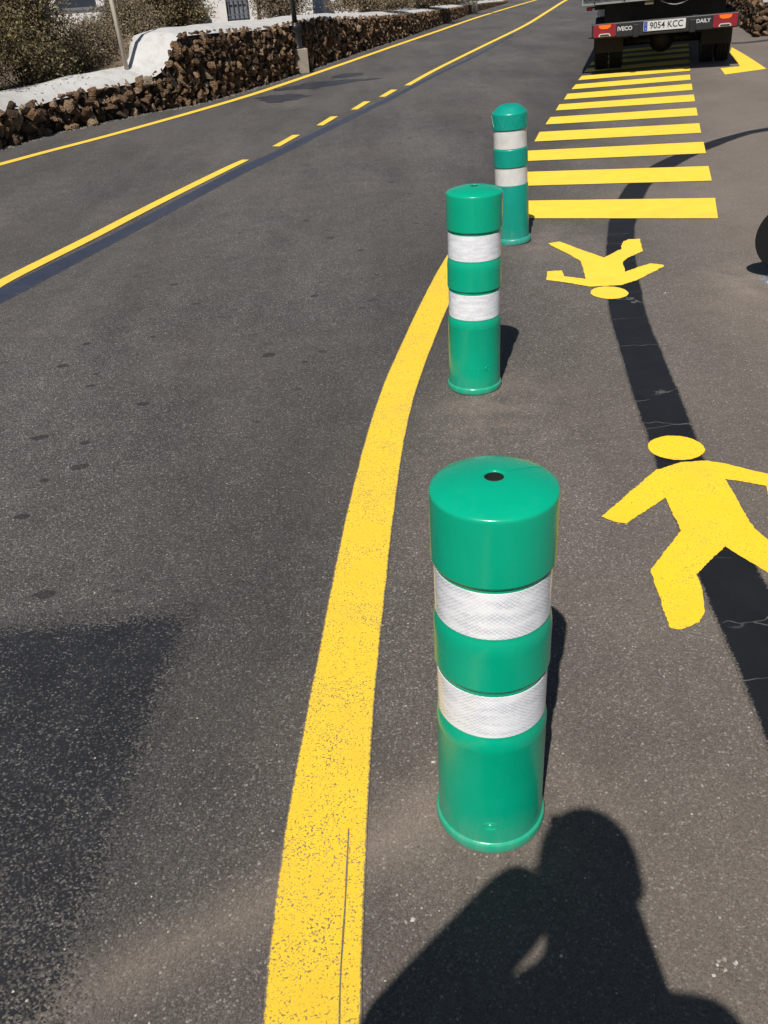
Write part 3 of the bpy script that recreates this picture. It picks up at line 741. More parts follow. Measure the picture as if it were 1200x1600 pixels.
def shrub(loc, rad, n, seed, label, leaf, lsize=.026, twigs=70, flowers=(), leafless=0.0):
    rg = random.Random(seed); root = empty('shrub', loc)
    tag(root, label, 'shrub', 'dry shrubs behind the stone wall')
    rx, ry, rz = rad
    # stems fanning from the base
    bm = bmesh.new(); tips = []
    for i in range(twigs):
        a = rg.uniform(0, 2 * math.pi); e = rg.uniform(.12, 1.45); L = rg.uniform(.62, 1.04)
        end = Vector((rx * math.cos(a) * math.cos(e) * L, ry * math.sin(a) * math.cos(e) * L, rz * math.sin(e) * L + .05))
        p0 = Vector((rg.gauss(0, .10) * rx, rg.gauss(0, .10) * ry, -.04)); pts = [p0]
        bend = Vector((rg.gauss(0, .10), rg.gauss(0, .10), rg.uniform(-.02, .16))) * rx
        for k in (1, 2, 3, 4):
            u_ = k / 4; pts.append(p0.lerp(end, u_) + bend * math.sin(math.pi * u_) + Vector((rg.gauss(0, .02), rg.gauss(0, .02), rg.gauss(0, .02))) * (1 if k < 4 else 0))
        add_tube(bm, pts, [.011, .008, .006, .004, .002], 5, False); tips.append(pts)
        for q in range(3):
            b0 = pts[2].lerp(pts[4], rg.random()); b1 = b0 + Vector((rg.gauss(0, .16), rg.gauss(0, .16), rg.gauss(.04, .12)))
            add_tube(bm, [b0, b0.lerp(b1, .5) + Vector((rg.gauss(0, .02), rg.gauss(0, .02), .02)), b1], [.0045, .003, .0015], 4, False)
    obj('stems', bm, M_TWIG, root, True)
    # leaves in sprays along the stems and on the outer shell
    cl = []
    for i in range(int(n / 55)):
        pts = rg.choice(tips); c = pts[rg.choice((2, 3, 3, 4, 4, 4))] + Vector((rg.gauss(0, .10) * rx, rg.gauss(0, .10) * ry, rg.gauss(0, .09) * rz))
        if c.z < .03: c.z = .03 + rg.random() * .1
        cl.append((c, rg.uniform(.05, .125)))
    V, F = [], []
    for i in range(n):
        c, r_ = cl[i % len(cl)]
        p_ = c + Vector((rg.gauss(0, 1), rg.gauss(0, 1), rg.gauss(0, .8))) * r_
        if p_.z < 0: continue
        d = Vector((rg.gauss(0, 1), rg.gauss(0, 1), rg.gauss(.35, .8))).normalized(); sd = d.orthogonal().normalized()
        sd.rotate(Matrix.Rotation(rg.uniform(0, 6.28), 3, d))
        l_ = lsize * rg.uniform(.6, 1.4); w_ = l_ * rg.uniform(.16, .34); b = len(V)
        V += [p_ - d * l_ * .5, p_ + sd * w_, p_ + d * l_ * .5, p_ - sd * w_]; F.append((b, b + 1, b + 2, b + 3))
    raw('foliage', V, F, leaf, root)
    for fp in flowers:
        bm = bmesh.new()
        for i in range(14):
            c = Vector(fp) + Vector((rg.gauss(0, .022), rg.gauss(0, .022), rg.gauss(0, .02)))
            bmesh.ops.create_icosphere(bm, subdivisions=1, radius=rg.uniform(.009, .016), matrix=Matrix.Translation(c))
        obj('flower_head', bm, M_FLOWER, root)
    return root
shrub((-4.75, 11.2, .42), (.85, .75, 1.35), 42000, 1, 'olive shrub at the picture edge, left of the others', M_LEAF, .034)
shrub((-4.05, 12.3, .42), (.70, .75, 1.30), 46000, 2, 'tall olive shrub with a yellow flower head, behind the low wall', M_LEAF, .034, flowers=((.10, -.62, .55),))
shrub((-3.50, 13.35, .44), (.50, .55, .58), 13000, 3, 'twiggy half-bare brown shrub just left of the wooden post', M_LEAF2, .030, 100)
shrub((-3.15, 14.3, .60), (.55, .60, .55), 16000, 12, 'low brown shrub just behind the wooden post', M_LEAF2, .030)
shrub((-2.92, 16.2, .74), (.68, .7, .95), 36000, 4, 'broad rounded olive shrub in front of the white gate house', M_LEAF, .038)
shrub((-3.65, 17.2, .55), (.70, .7, .38), 14000, 14, 'low olive shrub before the shaded veranda wall', M_LEAF, .036)
shrub((-1.30, 19.2, .70), (.55, .6, .80), 18000, 5, 'greyish shrub right of the barred gate, behind the lamp post', M_LEAF2, .040)
shrub((.45, 24.2, .56), (1.0, .9, .62), 17000, 6, 'pale dry shrub left of the thin white post', M_LEAF2, .050)
shrub((1.95, 28.0, .45), (1.3, 1.0, .55), 16000, 7, 'low dry shrub right of the thin white post', M_LEAF2, .055)
shrub((3.2, 32.5, .35), (1.4, 1.0, .45), 9000, 8, 'farthest low dry shrub where the wall runs out', M_LEAF2, .06)

# ------------------------------------------------------------------ posts and lamp by the wall
t = NT('weathered_wood'); oc = t.objc(); nz = t.noise(t.mapv(oc, sc=(6, 6, .6)), 12, 5, .6)
t.set(Base_Color=t.mix(t.rng(nz, .3, .7), (.42, .36, .28), (.64, .58, .49)), Roughness=.85, Normal=t.bump(nz, .4, .004)); M_WOOD = t.m
P, d, n = wall_at(2.80)
q_ = P + n * .30; pp = empty('wooden_post', (q_.x, q_.y, .46), (0, R(-2.2), 0)); tag(pp, 'pale leaning wooden post at the back of the white wall capping', 'post')
tube('shaft', [(0, 0, 0), (0, 0, .8), (.003, 0, 1.7), (0, 0, 2.6)], [.029, .028, .027, .026], M_WOOD, pp, 12)
tube('top_band', [(0, 0, 2.45), (0, 0, 2.50)], .030, simple('post_wire', (.2, .19, .18), .5, .8), pp, 12)

M_CONC = simple('concrete', (.34, .30, .25), .92, nscale=14, namt=.18, bump=.35, bscale=70)
M_LAMP = simple('black_cast_iron', (.018, .018, .020), .45, nscale=30, namt=.3)
lb = empty('lamp_post', (-.90, 16.35, 0), (0, 0, R(15))); tag(lb, 'black cast street lamp on a concrete block before the stone wall', 'street lamp')
box('concrete_block', (0, 0, .185), (.235, .22, .37), M_CONC, lb, .012)
base = lathe('pedestal', [(.0, .365), (.085, .365), (.088, .385), (.082, .40), (.070, .42), (.072, .62), (.078, .66), (.082, .69), (.070, .72), (.050, .735), (.047, .75)], M_LAMP, lb, 20)
base.rotation_euler = (0, R(-2.2), 0)
sh = tube('shaft', [(0, 0, .73), (0, 0, 1.4), (0, 0, 2.2), (0, 0, 3.1)], [.042, .038, .034, .030], M_LAMP, lb, 16); sh.rotation_euler = (0, R(-2.2), 0)
lan = lathe('lantern', [(.03, 3.1), (.06, 3.14), (.13, 3.5), (.14, 3.52), (.05, 3.66), (.02, 3.72), (0, 3.73)], M_LAMP, lb, 8, smooth=False); lan.rotation_euler = (0, R(-2.2), 0)
gl = lathe('lantern_glass', [(.064, 3.16), (.133, 3.485)], simple('lamp_glass', (.7, .7, .66), .15), lan, 8, smooth=False)

wp = empty('white_post', (1.28, 25.4, .42)); tag(wp, 'thin white metal post behind the far shrubs', 'post')
tube('shaft', [(0, 0, 0), (0, 0, 3.0)], .062, simple('white_metal', (.62, .64, .68), .4, nscale=8, namt=.1), wp, 12)
lathe('foot_plate', [(0, .02), (.11, .02), (.11, .0)], M_CONC, wp, 12)
fb = empty('marker_block', (4.0, 33.1, 0), (0, 0, R(15))); tag(fb, 'small concrete block standing in the far stone wall', 'marker')
box('block', (0, 0, .16), (.22, .28, .32), M_CONC, fb, .012)
box('meter_box', (-.28, .12, .335), (.34, .2, .12), simple('grey_meter_box', (.20, .22, .25), .6), fb, .01)

# ------------------------------------------------------------------ white houses behind
M_WHITE = simple('white_wall_paint', (.78, .77, .75), .85, nscale=2.5, namt=.05, bump=.1)
M_GREYD = simple('grey_shutter', (.20, .22, .26), .6, nscale=5, namt=.12)
M_GLASS = simple('window_glass', (.06, .08, .10), .12, spec=.7)
M_IRON = simple('grey_ironwork', (.18, .19, .21), .5, .4)
M_RUST = simple('rusty_pipe', (.28, .10, .06), .8)
h1 = empty('white_house', (-2.45, 25.0, .40), (0, 0, R(8))); tag(h1, 'white house with a barred grey gate behind the olive shrub', 'house')
def wall_with_hole(name, W_, H_, x0, x1, z0, z1, th, mat, par):
    bm = bmesh.new()
    add_box(bm, Vector(((-W_ / 2 + x0) / 2, 0, H_ / 2)), (x0 + W_ / 2, th, H_)); add_box(bm, Vector(((x1 + W_ / 2) / 2, 0, H_ / 2)), (W_ / 2 - x1, th, H_))
    add_box(bm, Vector(((x0 + x1) / 2, 0, (z1 + H_) / 2)), (x1 - x0, th, H_ - z1))
    if z0 > .01: add_box(bm, Vector(((x0 + x1) / 2, 0, z0 / 2)), (x1 - x0, th, z0))
    return obj(name, bm, mat, par)
wall_with_hole('wall', 3.0, 3.0, -.62, -.06, .12, 2.1, .25, M_WHITE, h1)
box('wall', (0, 2.6, 1.5), (3.0, 5.0, 3.0), M_WHITE, h1); box('roof', (0, 2.4, 3.06), (3.3, 5.6, .12), M_WHITE, h1)
gate = box('gate', (-.34, .02, 1.1), (.56, .03, 1.96), M_GREYD, h1)
for i in range(5): box('bar', (-.56 + i * .11, -.06, 1.1), (.022, .022, 1.9), M_IRON, gate)
for z in (.25, .55, .95, 1.35, 1.75): box('bar', (-.34, -.075, z), (.54, .02, .025), M_IRON, gate)
tube('downpipe', [(.16, -.17, .05), (.16, -.17, 2.9)], .035, M_RUST, h1)
box('wall', (1.1, -.35, .06), (1.4, .3, .12), simple('cream_plinth', (.55, .46, .36), .9), h1)
h2 = empty('white_house', (-6.25, 21.3, .38), (0, 0, R(14))); tag(h2, 'white house with a shaded grey veranda behind the left shrubs', 'house')
box('veranda_wall', (0, 0, .34), (4.2, .18, .62), M_WHITE, h2)
box('veranda_rail', (0, -.02, .67), (4.2, .22, .04), M_GREYD, h2)
for x in (-1.9, -.9, .05, 1.0, 1.95): box('pillar', (x, .02, 1.5), (.16, .16, 1.7), M_WHITE, h2)
box('wall', (0, 1.2, 1.25), (4.4, .2, 2.5), simple('veranda_shade_grey', (.42, .45, .50), .8), h2)  # blue-grey shade of the veranda is put into this wall's colour
for x in (-1.3, -.2):
    w_ = box('window', (x, 1.08, 1.5), (.9, .04, 1.0), M_IRON, h2); box('pane', (x, 1.05, 1.5), (.78, .02, .88), M_GLASS, w_)
box('wall', (0, 3.3, 1.5), (4.4, 4.0, 2.9), M_WHITE, h2)
box('roof', (0, 2.4, 2.95), (4.8, 6.0, .15), M_WHITE, h2)
h3 = empty('white_house', (-.75, 30.5, .30), (0, 0, R(12))); tag(h3, 'pale low house far off above the middle of the stone wall', 'house')
box('wall', (0, 2, 1.3), (2.0, 4, 2.6), M_WHITE, h3); box('roof', (0, 2, 2.66), (2.2, 4.2, .1), M_WHITE, h3)
w_ = box('window', (.45, -.02, 1.1), (.5, .05, .7), M_IRON, h3); box('pane', (.45, -.05, 1.1), (.42, .02, .62), M_GLASS, w_)
dr = box('door', (-.4, -.02, .85), (.6, .05, 1.7), simple('pale_blue_door', (.45, .52, .60), .6), h3); box('handle', (-.2, -.06, .85), (.03, .04, .1), M_IRON, dr)
gw = empty('garden_wall', (4.0, 48, .12), (0, 0, R(17))); tag(gw, 'white garden wall far off above the end of the stone wall', 'wall')
box('panel', (-1.5, 0, .28), (5.5, .2, .55), M_WHITE, gw); box('coping', (-1.5, 0, .585), (5.6, .28, .05), M_CONC, gw)
# palm
pm = empty('palm', (-4.05, 19.7, .45)); tag(pm, 'small green palm between the left houses', 'palm')
tube('trunk', [(0, 0, 0), (.02, 0, .35), (.0, .02, .75)], [.09, .075, .06], simple('palm_trunk', (.16, .11, .07), .95, nscale=30, namt=.5, bump=.6), pm, 10)
M_FROND = simple('palm_frond', (.055, .12, .03), .6, nscale=6, namt=.3)
rp_ = random.Random(4)
for i in range(15):
    a = i * 2.4; e = rp_.uniform(.15, 1.1); V, F = [], []
    L = rp_.uniform(.7, .95); ax = Vector((math.cos(a), math.sin(a), 0)); sd = Vector((-ax.y, ax.x, 0))
    for k in range(26):
        u_ = k / 25; c = ax * (L * u_ * math.cos(e * (1 - .5 * u_))) + Vector((0, 0, .75 + L * u_ * math.sin(e) - .55 * u_ * u_ * L))
        for sg in (-1, 1):
            l_ = .22 * math.sin(math.pi * (.12 + .85 * u_)); b = len(V); dv = (sd * sg + ax * .6 + Vector((0, 0, -.25))).normalized()
            V += [c, c + dv * l_ * .5 + ax * .012, c + dv * l_, c + dv * l_ * .5 - ax * .012]; F.append((b, b + 1, b + 2, b + 3))
    raw('frond', V, F, M_FROND, pm)

# ------------------------------------------------------------------ stone wall behind the truck, right
rw = empty('stone_wall', (6.41, 15.6, zf(6.41, 15.6))); tag(rw, 'low stone wall with white top, right of the truck', 'stone wall')
cnr = Vector((6.41, 15.6)); legs = (((cnr), Vector((9.4, 26.0))), (cnr, Vector((9.2, 15.9))))
rs = random.Random(31); cand = []
for (A, B_) in legs:
    L = (B_ - A).length; d = (B_ - A) / L; n = Vector((d.y, -d.x))
    if n.dot(Vector((8.5, 19)) - A) < 0: n = -n
    s = 0
    while s < L:
        for r_ in range(5):
            q = A + d * (s + rs.uniform(-.03, .03)) + n * rs.uniform(-.02, .03); z = (r_ + .5 + rs.uniform(-.2, .2)) * .098
            sc = (.066 * rs.uniform(.8, 1.3), .06 * rs.uniform(.8, 1.2), .055 * rs.uniform(.8, 1.3))
            cand.append((sc[0] / q.length, (q.x - 6.41, q.y - 15.6, zf(q.x, q.y) - zf(6.41, 15.6) + z), (rs.uniform(-.6, .6), rs.uniform(-.6, .6), rs.random() * 3), sc, rs.randrange(14)))
        s += .11
    bm = bmesh.new()
place_stones(rw, cand, 120)
zc = 0
def prism(name, P, z0, z1, mat, parent):
    bm = bmesh.new(); a = [bm.verts.new((x, y, z0)) for x, y in P]; b = [bm.verts.new((x, y, z1)) for x, y in P]
    n = len(P); bm.faces.new(b); bm.faces.new(list(reversed(a)))
    for i in range(n): bm.faces.new((a[i], a[(i + 1) % n], b[(i + 1) % n], b[i]))
    bmesh.ops.recalc_face_normals(bm, faces=bm.faces)
    return obj(name, bm, mat, parent)
inner = [(.06, .05), (3.0, 10.3), (3.0, .35)]
prism('wall_core', inner, -.3, .47, M_CORE, rw)
prism('white_top', [(.02, .02), (2.98, 10.4), (3.4, 10.2), (3.0, .33)], .475, .54, M_RENDER, rw)

# ------------------------------------------------------------------ post with dark round plate at the right edge
M_GALV = simple('galvanised_steel', (.42, .43, .45), .45, .6, nscale=30, namt=.25)
M_DARKP = simple('matt_black_plate', (.010, .010, .011), .75, spec=.25)
sp = empty('sign_post', (1.978, 4.20, 0)); tag(sp, 'galvanised post with a black rounded plate at the right edge', 'sign post')
tube('pole', [(0, 0, 0), (-.001, 0, .2), (0, .0, .40)], .017, M_GALV, sp, 14)
lathe('pole_cap', [(0, .408), (.012, .407), (.0185, .401), (.0185, .392)], M_GALV, sp, 16)
lathe('foot', [(.055, 0), (.055, .008), (.02, .010), (.02, .03)], M_GALV, sp, 20)
bm = bmesh.new(); N_ = 48; RP = .165
prof_ = [(0, -.007), (RP - .003, -.007), (RP, -.004), (RP, .004), (RP - .003, .007), (0, .007)]
pl = lathe('plate', prof_, M_DARKP, sp, 48, smooth=False); pl.location = (.078, .035, .20); pl.rotation_euler = (R(90), 0, R(-10))
bm.free()
box('bracket', (.01, .024, .25), (.06, .02, .022), M_GALV, sp)

# ------------------------------------------------------------------ truck
M_BLACK = simple('chassis_black', (.012, .012, .013), .6, nscale=12, namt=.4)
M_RUB = simple('tyre_rubber', (.014, .014, .014), .85, nscale=40, namt=.3, bump=.3)
M_BUMP = simple('bumper_plastic', (.022, .023, .026), .5, nscale=15, namt=.2)
M_MUD = simple('mudguard_rubber', (.020, .018, .016), .8, nscale=9, namt=.3)
M_ALU = simple('bed_aluminium', (.36, .38, .40), .45, .3, nscale=10, namt=.15)
M_CAB = simple('cab_white', (.72, .72, .70), .3)
M_RED = simple('red_lens', (.30, .022, .035), .3); M_AMB = simple('amber_lens', (.95, .22, .015), .25); M_CLR = simple('clear_lens', (.62, .58, .55), .2)
M_PLATE = simple('plate_white', (.66, .67, .66), .4); M_PBLUE = simple('plate_blue', (.02, .10, .38), .4); M_INK = simple('plate_ink', (.015, .015, .015), .5)
M_CHROME = simple('pale_lettering', (.62, .62, .62), .35)
tk = empty('truck', (4.05, 13.0, .108))
az, rl = R(16), R(2.2)
F_ = Vector((math.sin(az), math.cos(az), 0)); R0 = Vector((math.cos(az), -math.sin(az), 0)); R_ = R0 * math.cos(rl) + Vector((0, 0, math.sin(rl))); U_ = R_.cross(F_)
tk.matrix_world = Matrix(((R_.x, F_.x, U_.x, 4.05), (R_.y, F_.y, U_.y, 13.0), (R_.z, F_.z, U_.z, .106), (0, 0, 0, 1)))
tag(tk, 'flatbed truck parked with its rear to the camera, dark bumper and red tail lights', 'truck')
CX = .03                                            # centre of the truck across
WR = .318
def wheel(x, y, w=.165, r=WR):
    prof = [(r * .62, -w * .42), (r * .90, -w * .5), (r * .97, -w * .47), (r, -w * .36), (r, -w * .30), (r * .965, -w * .29), (r * .965, -w * .22), (r, -w * .21), (r, -w * .06), (r * .965, -w * .05), (r * .965, w * .05), (r, w * .06), (r, w * .21), (r * .965, w * .22), (r * .965, w * .29), (r, w * .30), (r, w * .36), (r * .97, w * .47), (r * .90, w * .5), (r * .62, w * .42)]
    o = lathe('wheel', prof, M_RUB, tk, 48, smooth=False); o.rotation_euler = (0, R(90), 0); o.location = (x, y, r + .002)
    lathe('rim', [(0, -.02), (.06, -.03), (.10, .02), (r * .5, .03), (r * .6, -w * .4), (r * .63, -w * .42)], M_ALU, o, 28)
    return o
for x in (-.735, -.545, .605, .795): wheel(x, 0)
for x in (-.70, .76): wheel(x, 3.35, .19)
bm = bmesh.new()
for x in (-.30, .36): add_box(bm, Vector((x, 1.6, .50)), (.07, 5.2, .14), bevel=.008)
for y in (-.7, .2, 1.1, 2.2, 3.2): add_box(bm, Vector((CX, y, .50)), (.62, .08, .10))
obj('chassis', bm, M_BLACK, tk)
bm = bmesh.new(); add_tube(bm, [(-.8, 0, WR), (.86, 0, WR)], .055, 12); bmesh.ops.create_uvsphere(bm, u_segments=16, v_segments=10, radius=.16, matrix=Matrix.Translation((CX, 0, WR)) @ Matrix.Diagonal((1, .9, 1, 1)))
add_tube(bm, [(CX, .1, WR), (CX, 3.0, .45)], .04, 10); obj('rear_axle', bm, M_BLACK, tk, True)
bm = bmesh.new()
for x in (-.42, .48):
    for k in range(4): add_box(bm, Vector((x, 0, .40 + k * .013)), (.06, 1.1 - k * .2, .012))
    add_tube(bm, [(x, -.1, .3), (x * .8, -.35, .55)], .025, 8)
obj('leaf_springs', bm, M_BLACK, tk)
box('fuel_tank', (-.5, 1.5, .42), (.4, .9, .3), M_BLACK, tk, .04)
for x in (-.632, .676): 
    mg = box('mudguard', (x, -.56, .375), (.365, .022, .25), M_MUD, tk, .008)
    bm = bmesh.new()
    for k in range(14):
        a0 = R(20 + 140 * k / 14); a1 = R(20 + 140 * (k + 1) / 14); rr = .43
        v = [bm.verts.new((x + sx * .185, -rr * math.cos(a), WR + rr * math.sin(a) * .72)) for a in (a0, a1) for sx in (-1, 1)]
        bm.faces.new((v[0], v[1], v[3], v[2]))
    bmesh.ops.remove_doubles(bm, verts=bm.verts, dist=.0005)
    g2 = bmesh.ops.solidify(bm, geom=bm.faces[:], thickness=.012); obj('fender', bm, M_MUD, mg, True)
YB = -.90
bp = box('bumper', (CX, YB, .523), (1.72, .10, .162), M_BUMP, tk, .012)
for x in (-.36, .44): box('bumper_bracket', (x, YB + .22, .54), (.07, .36, .09), M_BLACK, bp)
for x in (-.30, .335): box('recess', (x, YB - .051, .505), (.03, .004, .09), M_BLACK, bp)
def rrect(w, h, r, n=5):
    o = []
    for cx, cy, a0 in ((w / 2 - r, h / 2 - r, 0), (-w / 2 + r, h / 2 - r, 90), (-w / 2 + r, -h / 2 + r, 180), (w / 2 - r, -h / 2 + r, 270)):
        for k in range(n + 1):
            a = R(a0 + 90 * k / n); o.append((cx + r * math.cos(a), cy + r * math.sin(a)))
    return o
def face_plate(name, P, c, th, mat, parent):
    bm = bmesh.new(); n = len(P)
    a = [bm.verts.new((c[0] + x, c[1], c[2] + z)) for x, z in P]; b = [bm.verts.new((c[0] + x, c[1] - th, c[2] + z)) for x, z in P]
    bm.faces.new(b); bm.faces.new(list(reversed(a)))
    for i in range(n): bm.faces.new((a[i], a[(i + 1) % n], b[(i + 1) % n], b[i]))
    bmesh.ops.recalc_face_normals(bm, faces=bm.faces)
    return obj(name, bm, mat, parent)
for x in (-.672, .732):
    tl = face_plate('tail_light', rrect(.272, .138, .018), (x, YB - .048, .527), .022, M_RED, bp)
    face_plate('amber_lens', [(-.075, .062), (.075, .062), (.066, .034), (.035, .018), (-.035, .018), (-.066, .034)], (x, YB - .068, .527), .006, M_AMB, tl)
    face_plate('reversing_lens', [(-.074, -.064), (-.066, -.040), (-.05, -.030), (.05, -.030), (.066, -.040), (.074, -.064)], (x, YB - .068, .527), .006, M_CLR, tl)
    face_plate('lens_rib', [(-.055, -.056), (-.05, -.042), (.05, -.042), (.055, -.056)], (x, YB - .075, .527), .004, M_BUMP, tl)
npx = .035
pt = face_plate('number_plate', rrect(.492, .108, .010), (npx, YB - .056, .535), .005, M_PLATE, bp)
face_plate('plate_frame', rrect(.51, .122, .012), (npx, YB - .049, .534), .008, M_INK, bp)
face_plate('country_band', rrect(.042, .100, .006), (npx - .221, YB - .0615, .535), .001, M_PBLUE, pt)
def vtext(body, size, x, z, y, mat, parent, name, sx=1.0, bold=0.0):
    me = text_mesh(body, size, .0008, sx, bold)
    o = link(name, me, mat, parent); o.location = (x, y, z); o.rotation_euler = (R(90), 0, 0); return o
vtext('9054 KCC', .098, npx + .022, .535, YB - .0625, M_INK, pt, 'plate_characters', .92, .0008)
vtext('E', .026, npx - .221, .507, YB - .063, M_PLATE, pt, 'country_letter')
bm = bmesh.new()
for k in range(12): bmesh.ops.create_circle(bm, cap_ends=True, radius=.0018, segments=6, matrix=Matrix.Translation((npx - .221 + .012 * math.cos(k * math.pi / 6), YB - .063, .558 + .012 * math.sin(k * math.pi / 6))) @ Matrix.Rotation(R(90), 4, 'X'))
obj('country_stars', bm, simple('star_yellow', (.8, .6, .05), .5), pt)
vtext('IVECO', .062, -.432, .530, YB - .0515, M_CHROME, bp, 'lettering', 1.0, .0022)
vtext('DAILY', .056, .482, .540, YB - .0515, M_CHROME, bp, 'lettering', 1.05, .0016)
# load bed
bed = box('load_bed', (CX, .95, .865), (1.94, 4.0, .07), M_BLACK, tk, .006)
rail = box('rear_rail', (CX, YB - .12, .872), (1.96, .06, .115), M_ALU, bed, .006)
for x in (-.80, -.45, .52, .86): box('bolt', (x, YB - .152, .84), (.018, .012, .018), M_BLACK, rail)
box('step_hook', (-.16, YB - .10, .80), (.10, .05, .06), simple('dull_brass', (.16, .13, .08), .6), rail)
box('tailgate', (CX, YB - .115, 1.16), (1.94, .035, .42), M_ALU, bed, .006)
for x in (-.93, .99): box('dropside', (x, .95, 1.14), (.035, 3.95, .46), M_ALU, bed, .006)
box('headboard', (CX, 2.93, 1.35), (1.94, .05, .9), M_ALU, bed, .006)
for y in (-.5, .3, 1.1, 1.9, 2.6): box('cross_bearer', (CX, y, .785), (1.7, .06, .09), M_BLACK, bed)
box('underrun_panel', (CX, YB + .35, .70), (1.45, .03, .22), M_BLACK, tk)
ml = box('marker_light', (-.865, YB - .02, .775), (.07, .05, .042), M_RED, tk, .008); box('marker_stalk', (-.80, YB + .02, .785), (.08, .03, .02), M_BLACK, ml)
tube('cable', [(-.03 + .36 * i / 14, YB - .10, .80 - .055 * math.sin(math.pi * i / 14)) for i in range(15)], .006, simple('grey_cable', (.30, .31, .32), .5), tk, 8)
# cab
bm = bmesh.new()
prof = [(3.02, .45), (3.02, 1.95), (3.15, 2.08), (3.9, 2.10), (4.15, 1.98), (4.62, 1.25), (5.0, 1.10), (5.12, .95), (5.14, .45)]
a = [bm.verts.new((-.92, y, z)) for y, z in prof]; b = [bm.verts.new((.98, y, z)) for y, z in prof]
n = len(prof); bm.faces.new(a); bm.faces.new(list(reversed(b)))
for i in range(n): bm.faces.new((a[i], b[i], b[(i + 1) % n], a[(i + 1) % n]))
bmesh.ops.recalc_face_normals(bm, faces=bm.faces)
bmesh.ops.bevel(bm, geom=bm.edges[:], offset=.04, segments=3, affect='EDGES')
cabo = obj('cab', bm, M_CAB, tk)
M_CGL = simple('cab_glass', (.02, .025, .03), .08)
for sx, x in ((-1, -.925), (1, .985)):
    d_ = box('door', (x, 3.72, 1.05), (.02, .95, 1.1), M_CAB, cabo, .008)
    raw('window', [(x + sx * .012, 3.3, 1.3), (x + sx * .012, 4.35, 1.3), (x + sx * .012, 4.0, 1.88), (x + sx * .012, 3.3, 1.88)], [(0, 1, 2, 3)], M_CGL, d_)
    box('mirror', (x + sx * .14, 4.4, 1.45), (.14, .08, .34), M_BLACK, cabo, .02)
raw('windscreen', [(-.8, 4.575, 1.32), (.86, 4.575, 1.32), (.78, 4.21, 1.92), (-.72, 4.21, 1.92)], [(0, 1, 2, 3)], M_CGL, cabo)
raw('rear_window', [(-.5, 3.015, 1.35), (.56, 3.015, 1.35), (.56, 3.015, 1.85), (-.5, 3.015, 1.85)], [(0, 1, 2, 3)], M_CGL, cabo)

# ------------------------------------------------------------------ person holding the phone (behind the lens, seen as a shadow)
M_SKIN = simple('skin', (.45, .28, .20), .55); M_CLOTH = simple('dark_shirt', (.04, .045, .06), .9, nscale=20); M_TROU = simple('dark_trousers', (.03, .03, .035), .9)
M_HAIR = simple('dark_cap', (.03, .03, .035), .9)
def skinned(name, verts, edges, radii, mat, parent, root=0, sub=2):
    me = bpy.data.meshes.new(name); me.from_pydata(verts, edges, []); me.update()
    o = bpy.data.objects.new(name, me); COL.objects.link(o)
    md = o.modifiers.new('skin', 'SKIN'); md.use_smooth_shade = True
    for i, r_ in enumerate(radii):
        sv = me.skin_vertices[0].data[i]; sv.radius = (r_, r_) if not isinstance(r_, tuple) else r_; sv.use_root = (i == root)
    o.modifiers.new('sub', 'SUBSURF').levels = sub
    bpy.context.view_layer.update(); dg = bpy.context.evaluated_depsgraph_get()
    m2 = bpy.data.meshes.new_from_object(o.evaluated_get(dg)); bpy.data.objects.remove(o, do_unlink=True)
    m2.materials.clear(); r2 = link(name, m2, mat, parent, True); return r2
PX, PY = -.072, -.33
pers = empty('person', (0, 0, 0)); tag(pers, 'person in dark clothes raising a phone, whose shadow falls at lower right', 'person')
def Q(*a): return [(x + PX, y + PY, z) for x, y, z in a]
SHZ = 1.43
BV = Q((0, -.02, .93), (0, -.02, 1.10), (0, -.01, 1.24), (0, -.01, 1.355), (.012, .035, 1.46), (.022, .078, 1.585), (.022, .078, 1.65),           # 0-6 spine, neck, head
       (-.20, .02, 1.385), (.24, 0, 1.345),                                                                                   # 7 8 shoulders
       (-.09, -.02, .90), (.09, -.02, .90), (-.11, 0, .48), (.11, 0, .48), (-.12, -.03, .07), (.12, -.03, .07), (-.14, .12, .035), (.14, .12, .035))
LE, RE = (-.325, -.175, 1.15), (.12, -.25, 1.08)
LH, RH = (-.064, -.050, 1.375), (.055, -.05, 1.345)
BV += [LE, RE, LH, RH]
BE = [(0, 1), (1, 2), (2, 3), (3, 4), (4, 5), (5, 6), (3, 7), (3, 8), (0, 9), (0, 10), (9, 11), (10, 12), (11, 13), (12, 14), (13, 15), (14, 16), (7, 17), (8, 18), (17, 19), (18, 20)]
BR = [.145, .135, .14, .085, .056, .088, .082, .058, .058, .095, .095, .06, .06, .045, .045, .04, .04, .072, .05, .070, .034]
body = skinned('body', BV, BE, BR, M_CLOTH, pers)
HX, HY = PX + .024, PY + .068
hd = bmesh.new(); bmesh.ops.create_uvsphere(hd, u_segments=24, v_segments=16, radius=1, matrix=Matrix.Translation((HX, HY + .02, 1.615)) @ Matrix.Diagonal((.084, .102, .125, 1)))
for sx in (-1, 1): bmesh.ops.create_uvsphere(hd, u_segments=10, v_segments=8, radius=1, matrix=Matrix.Translation((HX + sx * .088, HY + .005, 1.60)) @ Matrix.Diagonal((.012, .022, .034, 1)))
bmesh.ops.create_cone(hd, segments=10, radius1=.018, radius2=.006, depth=.035, cap_ends=True, matrix=Matrix.Translation((HX, HY + .122, 1.595)) @ Matrix.Rotation(R(-70), 4, 'X'))
face = obj('head', hd, M_SKIN, pers, True)
for sx in (-1, 1):
    e_ = bmesh.new(); bmesh.ops.create_uvsphere(e_, u_segments=10, v_segments=8, radius=.012, matrix=Matrix.Translation((HX + sx * .031, HY + .104, 1.61))); obj('eye', e_, M_PLATE, face, True)
box('mouth', (HX, HY + .109, 1.55), (.045, .012, .010), simple('lips', (.35, .12, .10), .5), face, .004)
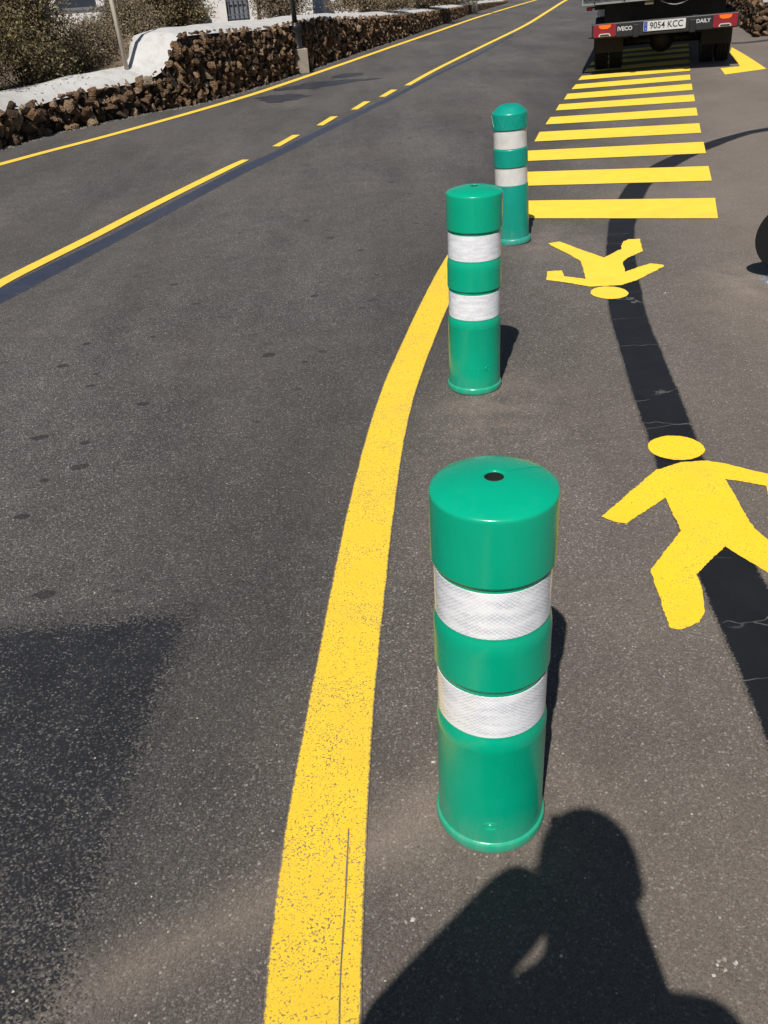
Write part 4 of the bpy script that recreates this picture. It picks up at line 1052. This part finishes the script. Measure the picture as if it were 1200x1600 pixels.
ca = bmesh.new(); bmesh.ops.create_uvsphere(ca, u_segments=24, v_segments=14, radius=1, matrix=Matrix.Translation((HX, HY + .01, 1.645)) @ Matrix.Diagonal((.092, .112, .108, 1)))
bmesh.ops.bisect_plane(ca, geom=ca.verts[:] + ca.edges[:] + ca.faces[:], plane_co=(0, 0, 1.64), plane_no=(0, 0, -1), clear_outer=True)
obj('hair', ca, M_HAIR, pers, True)
# phone: right behind the lens, lens in its upper right corner
ph = empty('phone', (0, 0, CAM_H)); tag(ph, 'dark phone held up in both hands of the photographer', 'phone')
C0 = Vector((0, 0, CAM_H)) - fw * .012 - rt * .020 - up * .030
bm = bmesh.new(); mm = Matrix(((rt.x, up.x, -fw.x, 0), (rt.y, up.y, -fw.y, 0), (rt.z, up.z, -fw.z, 0), (0, 0, 0, 1)))
add_box(bm, C0 - Vector((0, 0, CAM_H)), (.072, .146, .008), mm, .003)
obj('case', bm, M_BLACK, ph)
def hand(par, wrist, side):
    """palm behind the phone's lower half with four fingers curling over its back edge and a thumb on the screen"""
    edge = C0 + rt * (side * .040) - up * .012
    wv = Vector(wrist)
    palm = wv.lerp(edge, .55) - fw * .012
    V = [tuple(wv), tuple(palm), tuple(edge - fw * .010)]
    o = skinned('hand', V, [(0, 1), (1, 2)], [(.026, .02), (.034, .018), (.030, .014)], M_SKIN, par, 0)
    for k in range(4):
        b0 = edge + up * (.030 - .019 * k) - fw * .012; L = (.034, .038, .036, .029)[k]
        pts = [b0 + rt * side * .004, b0 + rt * side * .010 + fw * .010, b0 + fw * .009 + rt * side * .006 - rt * side * L * .25, b0 + fw * .007 - rt * side * L * .62]
        pts = [q_ - fw * .006 for q_ in pts]
        skinned('finger', [tuple(q_) for q_ in pts], [(0, 1), (1, 2), (2, 3)], [.0085, .0085, .008, .007], M_SKIN, o, 0, 1)
    tb = edge - up * .03 - fw * .02
    skinned('thumb', [tuple(tb), tuple(tb - fw * .012 + up * .02 - rt * side * .008), tuple(tb - fw * .010 + up * .045 - rt * side * .022)], [(0, 1), (1, 2)], [.011, .010, .008], M_SKIN, o, 0, 1)
hand(pers, LH, -1); hand(pers, RH, 1)
